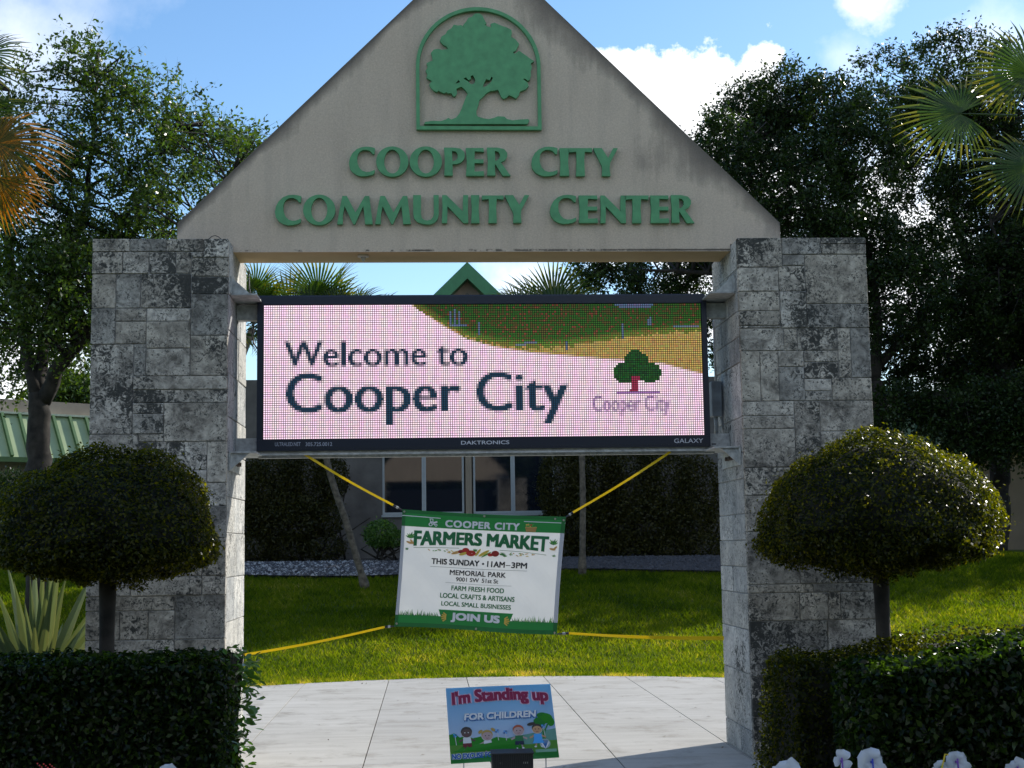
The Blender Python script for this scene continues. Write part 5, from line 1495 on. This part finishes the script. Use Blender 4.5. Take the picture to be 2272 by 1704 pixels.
Acc().tube([at(2088, 1712, -2.9), at(2097, 1673, -2.9), at(2104, 1675, -2.9)], .0045, 6).out('tube', STM['yellow'], ys2)
rf = thing('red_flower', 'tiny red flowers low in the dark left hedge', 'flower', at(90, 1700, -2.7))
RF = flat('petal_red', (.45, .02, .015)); A = Acc()
for k in range(9):
    q = at(83 + k * 4.6, 1695 + (k * 37 % 11), -2.70)
    A.tube([q, q + Vector((.002, -.006, .003))], [.002, .0045], 6)
A.out('petals', RF, rf)
A = Acc()
for k in range(3): q = at(88 + k * 14, 1699, -2.69); A.tube([q, Vector((q.x, q.y, -.02))], .003, 5)
A.out('stem', M_CORE_STEM, rf)

# ------------------------------------------------------------------ stone bed, lawn
g = np.random.default_rng(77)
# mulch / gravel bed before the building
bedY = lambda x: 14.75 + .25 * np.sin(np.asarray(x) * .9) - np.where(np.asarray(x) < 0, 0, .03 * np.asarray(x))
nb = 40
xb = np.linspace(-6.2, 6.4, nb)
V = [(x, float(bedY(x)), float(gh(x, bedY(x))) + .01) for x in xb] + [(x, 17.0, float(gh(x, 17.0)) + .04) for x in xb] + [(x, 19.6, float(gh(x, 19.6)) + .06) for x in xb]
Fc = [(j * nb + i, j * nb + i + 1, (j + 1) * nb + i + 1, (j + 1) * nb + i) for j in range(2) for i in range(nb - 1)]
tag(mesh('gravel_bed', V, Fc, plain('dark_mulch', (.05, .042, .035), .95, noisy=.4, nscale=20)), kind='structure')
n = 14000
X = g.uniform(-6.2, 6.4, n); Yy = bedY(X) + g.random(n) ** 1.3 * 2.6
s_ = g.uniform(.022, .055, n)
Zc = gh(X, Yy) + .03 * 1 + .015
octa = np.array([(1, 0, 0), (0, 1, 0), (-1, 0, 0), (0, -1, 0), (0, 0, .7), (0, 0, -.5)])
tri = [(0, 1, 4), (1, 2, 4), (2, 3, 4), (3, 0, 4)]
ang = g.uniform(0, 6.28, n); jit = g.uniform(.7, 1.3, (n, 6, 1))
O = octa[None] * jit * s_[:, None, None]
ca_, sa_ = np.cos(ang), np.sin(ang)
O = np.stack([O[..., 0] * ca_[:, None] - O[..., 1] * sa_[:, None], O[..., 0] * sa_[:, None] + O[..., 1] * ca_[:, None], O[..., 2]], -1) + np.stack([X, Yy, Zc], 1)[:, None]
Q = O[:, tri].reshape(-1, 3, 3)
gst = MT('sun_shade_stone'); ga = gst.n('ShaderNodeAttribute'); ga.attribute_name = 'rnd'
gst.l(gst.ramp(ga.outputs['Fac'], [(0, (.03, .03, .034)), (.55, (.09, .09, .10)), (1, (.42, .42, .42))]), gst.b.inputs['Base Color']); gst.b.inputs['Roughness'].default_value = .9
o = bigmesh('white_gravel', Q, gst.m, None, np.repeat(g.random(n) * (.35 + .65 / (1 + np.exp((X + .9) * 3))), 4), 3)  # stones paler at left, darker at right: sun and shade put into colour
tag(o, 'loose white stones covering the bed before the shrubs', 'gravel', kind='stuff')

n = 420000
X = g.uniform(-8.5, 11.5, n); u = g.random(n)
Yy = 6.0 + u ** 1.5 * 14
ok = (Yy > 7.18 - .085 * (X - .15) ** 2 - .02 + g.normal(0, .012, n)) & ((Yy < bedY(X) + .05) | (np.abs(X) > 6.3))
X, Yy = X[ok], Yy[ok]; n = len(X)
Z = gh(X, Yy) - .03
hh = g.uniform(.03, .062, n) * (1 + .25 * (Yy > 10)); ww = g.uniform(.004, .0085, n) * (1 + .9 * np.clip((Yy - 7) / 8, 0, 1))
hh *= np.where(Yy < 7.18 - .085 * (X - .15) ** 2 + .10, .8, 1)
az = g.uniform(0, 6.28, n); ld = g.uniform(0, 6.28, n); lean = hh * g.uniform(.4, 1.8, n)
b1 = np.stack([X - np.cos(az) * ww, Yy - np.sin(az) * ww, Z], 1); b2 = np.stack([X + np.cos(az) * ww, Yy + np.sin(az) * ww, Z], 1)
tp = np.stack([X + np.cos(ld) * lean, Yy + np.sin(ld) * lean, Z + hh * .8 + .028], 1)
pt = np.array([noise.noise(Vector((x * .9, y * .9, 0))) for x, y in zip(X[::1], Yy[::1])])
pt2 = np.array([noise.noise(Vector((x * 3.1, y * 3.1, 5))) for x, y in zip(X, Yy)])
edge_ = (Yy - (7.18 - .085 * (X - .15) ** 2)) < .09
tp[edge_, 1] -= g.uniform(0, .07, edge_.sum()); tp[edge_, 2] += g.uniform(0, .025, edge_.sum())
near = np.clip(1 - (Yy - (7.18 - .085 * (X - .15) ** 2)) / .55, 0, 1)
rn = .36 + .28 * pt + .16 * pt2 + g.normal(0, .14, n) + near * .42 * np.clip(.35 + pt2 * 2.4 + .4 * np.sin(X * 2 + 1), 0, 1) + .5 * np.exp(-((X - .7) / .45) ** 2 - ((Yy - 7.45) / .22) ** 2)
o = bigmesh('lawn_grass', np.stack([b1, b2, tp], 1), GRASSM, None, np.clip(rn, 0, 1), 3)
tag(o, 'mown lawn rising from the plaza to the building', 'grass', kind='stuff')

# ------------------------------------------------------------------ buildings
M_WALL = plain('building_stone_wall', (.12, .115, .11), .9, noisy=.2, nscale=3)
M_BEIGE = plain('building_stucco', (.30, .25, .19), .9, noisy=.08, nscale=2)
M_PARA = plain('parapet_stucco', (.34, .28, .22), .9, noisy=.1, nscale=2)
M_ROOF = plain('green_metal_roof', (.33, .41, .22), .45, noisy=.12, nscale=1.2)
M_RIB = plain('green_seam', (.06, .13, .04), .5, noisy=.1)
M_FASC = plain('green_fascia', (.045, .20, .085), .5, noisy=.1)
M_FRAME = plain('window_frame', (.36, .40, .42), .45, noisy=.05)
gM = MT('window_glass'); gM.b.inputs['Base Color'].default_value = (.008, .012, .02, 1); gM.b.inputs['Roughness'].default_value = .03; gM.b.inputs['Specular IOR Level'].default_value = .9
M_GLASS = gM.m
bld = thing('community_building', 'beige building with tall dark windows seen under the display, green gable above it', 'building', (.45, 19.5, 1.3))
YW = 19.5
zg = 1.2
we = [at(848, 1000, YW).x, at(940, 1000, YW).x, at(1029, 1000, YW).x, at(1049, 1000, YW).x, at(1137, 1000, YW).x, at(1230, 1000, YW).x]
zs, zt_ = 2.30, 4.6
A = Acc()
A.box(-5.6, we[0], YW, YW + .3, zg, 5.2); A.box(we[5], 6.6, YW, YW + .3, zg, 5.2)
A.box(we[0] + .001, we[5] - .001, YW, YW + .3, zg, zs); A.box(we[0] + .001, we[5] - .001, YW, YW + .3, zt_, 5.2)
A.out('wall', M_WALL, bld)
Acc().box(we[2] + .03, we[3] - .03, YW - .03, YW + .25, zs, zt_).out('pier', M_BEIGE, bld)
for a_, b_ in ((we[0], we[1]), (we[1], we[2]), (we[3], we[4]), (we[4], we[5])):
    wn = Acc(); w_ = .045
    wn.box(a_ + .002, a_ + w_, YW + .02, YW + .10, zs + .002, zt_ - .002); wn.box(b_ - w_, b_ - .002, YW + .02, YW + .10, zs + .002, zt_ - .002)
    wn.box(a_ + w_, b_ - w_, YW + .02, YW + .10, zs + .002, zs + .05); wn.box(a_ + w_, b_ - w_, YW + .02, YW + .10, zt_ - .05, zt_ - .002)
    o = wn.out('window', M_FRAME, bld)
    Acc().box(a_ + w_, b_ - w_, YW + .06, YW + .075, zs + .05, zt_ - .05).out('pane', M_GLASS, o)
Acc().box(we[0] - .02, we[5] + .02, YW - .05, YW - .002, zs - .05, zs - .002).out('sill', M_FRAME, bld)
# interior so nothing is see-through from the side
Acc().box(-5.6, 6.6, YW + .4, YW + 9, zg, 5.15).out('building_core', M_BEIGE, bld)
ap = at(1035, 592, 20)
for k, (dz, half, y0, mt_, nm) in enumerate(((0, 2.9, 19.3, M_FASC, 'gable_fascia'),)):
    pass
sl = .98
def chev(x, zt0, w, half, y0, y1):
    return [(x - half, y0, zt0 - half * sl), (x, y0, zt0), (x + half, y0, zt0 - half * sl), (x + half, y0, zt0 - half * sl - w), (x, y0, zt0 - w), (x - half, y0, zt0 - half * sl - w)]
def chevobj(nm, zt0, w, half, y0, y1, mt_):
    P0 = chev(ap.x, zt0, w, half, y0, y1); V = P0 + [(x, y1, z) for x, y, z in P0]
    return mesh(nm, V, [(0, 1, 4, 5), (1, 2, 3, 4), (10, 11, 6, 7)[:0] or (6 + 5, 6 + 4, 6 + 1, 6 + 0), (6 + 4, 6 + 3, 6 + 2, 6 + 1), (0, 6, 7, 1), (1, 7, 8, 2), (5, 4, 10, 11), (4, 3, 9, 10), (0, 5, 11, 6), (2, 8, 9, 3)], mt_, bld)
chevobj('gable_fascia', ap.z, .36, 2.9, 19.45, 26, M_FASC)
mesh('gable_panel', [(ap.x - 2.5, 19.8, ap.z - .37 - 2.5 * sl), (ap.x + 2.5, 19.8, ap.z - .37 - 2.5 * sl), (ap.x, 19.8, ap.z - .37)], [(0, 1, 2)], plain('gable_panel_stucco', (.36, .27, .22), .9, noisy=.05), bld)
chevobj('gable_trim', ap.z - .62, .05, 2.0, 19.74, 19.79, plain('gable_trim_grey', (.22, .18, .16), .8))


def wing(P0, dvec, s0, s1, zb_, zt1, off, label, pitch=.42):
    d = Vector((dvec[0], dvec[1], 0)).normalized(); nn = Vector((d.y, -d.x, 0)) if dvec[0] > 0 else Vector((-abs(d.y), -abs(d.x), 0))
    if nn.y > 0: nn = -nn
    P0 = Vector(P0)
    t = thing('building_wing', label, 'building', (P0.x, P0.y, 1.2), 'wings of the community building')
    q = lambda s, o_, z: P0 + d * s + nn * o_ + Vector((0, 0, z - P0.z))
    mesh('wall', [q(s0, -.35, .9), q(s1, -.35, .9), q(s1, -.35, zb_ + .1), q(s0, -.35, zb_ + .1), q(s0, -5, .9), q(s1, -5, .9), q(s1, -5, zb_ + .1), q(s0, -5, zb_ + .1)], [(0, 1, 2, 3), (5, 4, 7, 6), (4, 0, 3, 7), (1, 5, 6, 2), (3, 2, 6, 7)], M_BEIGE, t)
    N_ = max(2, int((s1 - s0) / pitch))
    for i in range(N_):
        a_, b_ = s0 + i * pitch + .002, s0 + (i + 1) * pitch - .002
        mesh('roof_panel', [q(a_, 0, zb_), q(b_, 0, zb_), q(b_, -off, zt1), q(a_, -off, zt1)], [(0, 1, 2, 3)], M_ROOF, t)
        c_ = s0 + i * pitch; w = .035; h_ = .08
        V = [q(c_ - w, 0, zb_), q(c_ + w, 0, zb_), q(c_ + w, -off, zt1), q(c_ - w, -off, zt1)]
        up = (nn * (zt1 - zb_) + Vector((0, 0, off))).normalized() * h_
        V += [v + up for v in V]
        mesh('roof_seam', V, [(4, 5, 6, 7), (0, 1, 5, 4), (1, 2, 6, 5), (2, 3, 7, 6), (3, 0, 4, 7)], M_RIB, t)
    e = s0 + N_ * pitch
    for nm, o0, o1, z0, z1_, mt_ in (('gutter', .10, -.02, zb_ - .12, zb_ - .003, M_RIB), ('ridge_cap', -off + .08, -off - .06, zt1 + .002, zt1 + .05, plain('ridge_cap_pale', (.45, .50, .38), .5)), ('parapet', -off - .07, -off - .4, zt1 - .1, zt1 + .36, M_PARA)):
        V = [q(s, o_, z) for s in (s0, e) for o_, z in ((o0, z0), (o1, z0), (o1, z1_), (o0, z1_))]
        mesh(nm, V, [(0, 1, 2, 3), (4, 7, 6, 5), (0, 4, 5, 1), (1, 5, 6, 2), (2, 6, 7, 3), (3, 7, 4, 0)], mt_, t)
    return t


pL = at(194, 1019, 24)
wing((pL.x, pL.y, 0), (.788, .616), -9, 1.6, pL.z, at(194, 926, 24.6).z, .72, 'left building wing with sunlit green standing-seam roof behind the oak trunk')
pR = at(2010, 995, 24)
wing((pR.x, pR.y, 0), (-.788, .616), -9, 1.6, at(2010, 1000, 24).z, at(2010, 903, 24.6).z, .72, 'right building wing, dark green roof under the oaks')


# shrubs against the building
def bush(label, blobs, n, leaf, mat, seed, group='shrubs against the building'):
    g = np.random.default_rng(seed)
    b0_ = blobs[0][0]
    t = thing('shrub', label, 'shrub', (b0_[0], b0_[1], float(gh(0, b0_[1]))), group)
    w = np.array([b[1][0] * b[1][2] for b in blobs]); w /= w.sum()
    i = g.choice(len(blobs), n, p=w)
    d = unit(g.normal(size=(n, 3))); c = np.array([b[0] for b in blobs])[i]; r = np.array([b[1] for b in blobs])[i]
    P = c + d * r * (1 - .35 * g.random(n) ** 1.5)[:, None] * (1 + .12 * g.normal(size=(n, 1)) * (g.random((n, 1)) < .3))
    cl = unit(g.normal(size=(n, 3)))
    N = unit(d * .4 + cl)
    L = leaf * g.uniform(.6, 1.3, n)
    bigmesh('foliage', leafquads(P, N, L, L * .42, g), mat, t, np.clip(g.normal(.4, .22, n), 0, 1))
    A = Acc()
    for k in range(16):
        b = blobs[k % len(blobs)]; z0 = float(gh(0, b[0][1]))
        A.tube([(b[0][0] + g.normal(0, .2), b[0][1] + g.normal(0, .1), z0 - .05), (b[0][0] + g.normal(0, .3), b[0][1], (z0 + b[0][2]) / 2), (b[0][0] + g.normal(0, .4), b[0][1], b[0][2])], [.03, .02, .01], 5)
    A.out('stem', M_BARK, t)
    return t


YS = 18.2
bush('tall olive shrub behind the left strap, against the building', [blob(600, 1090, 75, YS, 0, .5, 1.3), blob(680, 1080, 70, YS, .2, .5, 1.3), blob(560, 1110, 70, YS, 0, .5, 1.2), blob(640, 1150, 80, YS, -.2, .5, .8), blob(735, 1060, 40, YS, .2, .5, 1.4), blob(720, 1150, 50, YS, 0, .5, .8), blob(560, 1214, 55, YS, -.1, .5, .7), blob(640, 1214, 60, YS, -.1, .5, .6), blob(715, 1214, 55, YS, -.1, .5, .6)], 34000, .07, SHRUB, 61)
bush('tall olive shrub right of the windows, behind the banner corner', [blob(1250, 1080, 60, YS, 0, .5, 1.5), blob(1320, 1080, 70, YS, .1, .5, 1.4), blob(1280, 1150, 75, YS, -.2, .5, .9), blob(1240, 1214, 50, YS, -.2, .5, .6), blob(1320, 1214, 60, YS, -.2, .5, .6)], 24000, .07, SHRUB, 62)
bush('tall olive shrub nearest the right pillar, with sunlit tips', [blob(1400, 1075, 70, YS, 0, .5, 1.4), blob(1480, 1080, 75, YS, 0, .5, 1.4), blob(1550, 1090, 60, YS, .2, .5, 1.4), blob(1430, 1160, 90, YS, -.2, .5, .7), blob(1530, 1160, 70, YS, -.1, .5, .7), blob(1400, 1214, 60, YS, -.2, .5, .6), blob(1480, 1214, 60, YS, -.2, .5, .6), blob(1560, 1214, 60, YS, -.2, .5, .6)], 32000, .07, SHRUB, 63)
bush('low bright green bush beside the leaning palm trunk', [blob(845, 1185, 38, 16.8, 0, .6, .85), blob(875, 1195, 25, 16.8, 0, .6, .8)], 4000, .06, BRIGHT, 64)
bush('dark shrub row left of the left pillar under the green roof', [blob(40, 1120, 90, 20, 0, .5, .9), blob(150, 1120, 90, 20, 0, .5, .9), blob(-60, 1120, 90, 20, 0, .5, .9)], 12000, .08, OAK_B, 65)

# far trees closing the view between the building and its wings
for k, (x_, y_, h_) in enumerate(((-16, 46, 8), (-9.5, 44, 7), (9.5, 44, 7.5), (15, 47, 8.5), (23, 43, 8), (-23, 42, 8.5))):
    q_ = Vector((x_, y_, 1.3))
    tree('far_tree', 'distant dark tree behind the building, %s of the row' % ('second', 'third', 'fourth', 'fifth', 'rightmost', 'leftmost')[k], 'tree', q_, [([q_, q_ + Vector((0, 0, 2)), q_ + Vector((.2, 0, h_ * .5))], .22, .1)],
         [((x_, y_, h_ * .5 + 1), (3.6, 2.6, h_ * .34)), ((x_ - 2.6, y_, h_ * .32 + 1), (2.6, 2.2, h_ * .26)), ((x_ + 2.6, y_ + .5, h_ * .32 + 1), (2.6, 2.2, h_ * .26))], 330, .30, OAK_B, 140 + k, 40, .9, 'trees beyond the building', .1, .3)

# leaf litter and clippings on the paving, thickest along the turf
g = np.random.default_rng(5)
n = 260
X = g.uniform(-2.6, 3.0, n); e_ = 7.18 - .085 * (X - .15) ** 2
Yy = np.where(g.random(n) < .6, e_ - g.exponential(.22, n), g.uniform(-1, 6.8, n))
Yy = np.minimum(Yy, e_ - .01)
C_ = np.stack([X, Yy, np.full(n, .006)], 1)
N_ = unit(np.array([0, 0, 1.]) + g.normal(0, .12, (n, 3)))
L_ = g.uniform(.012, .045, n)
LIT = leafmat('leaf_litter', [(.05, .03, .015), (.12, .075, .03), (.20, .14, .06), (.06, .09, .015)], (1, 1, 1), .1, .7)
o = bigmesh('leaf_litter', leafquads(C_, N_, L_, L_ * .4, g, 0, .12), LIT, None, g.random(n))
tag(o, 'dry leaf litter and grass clippings on the paving', 'litter', kind='stuff')
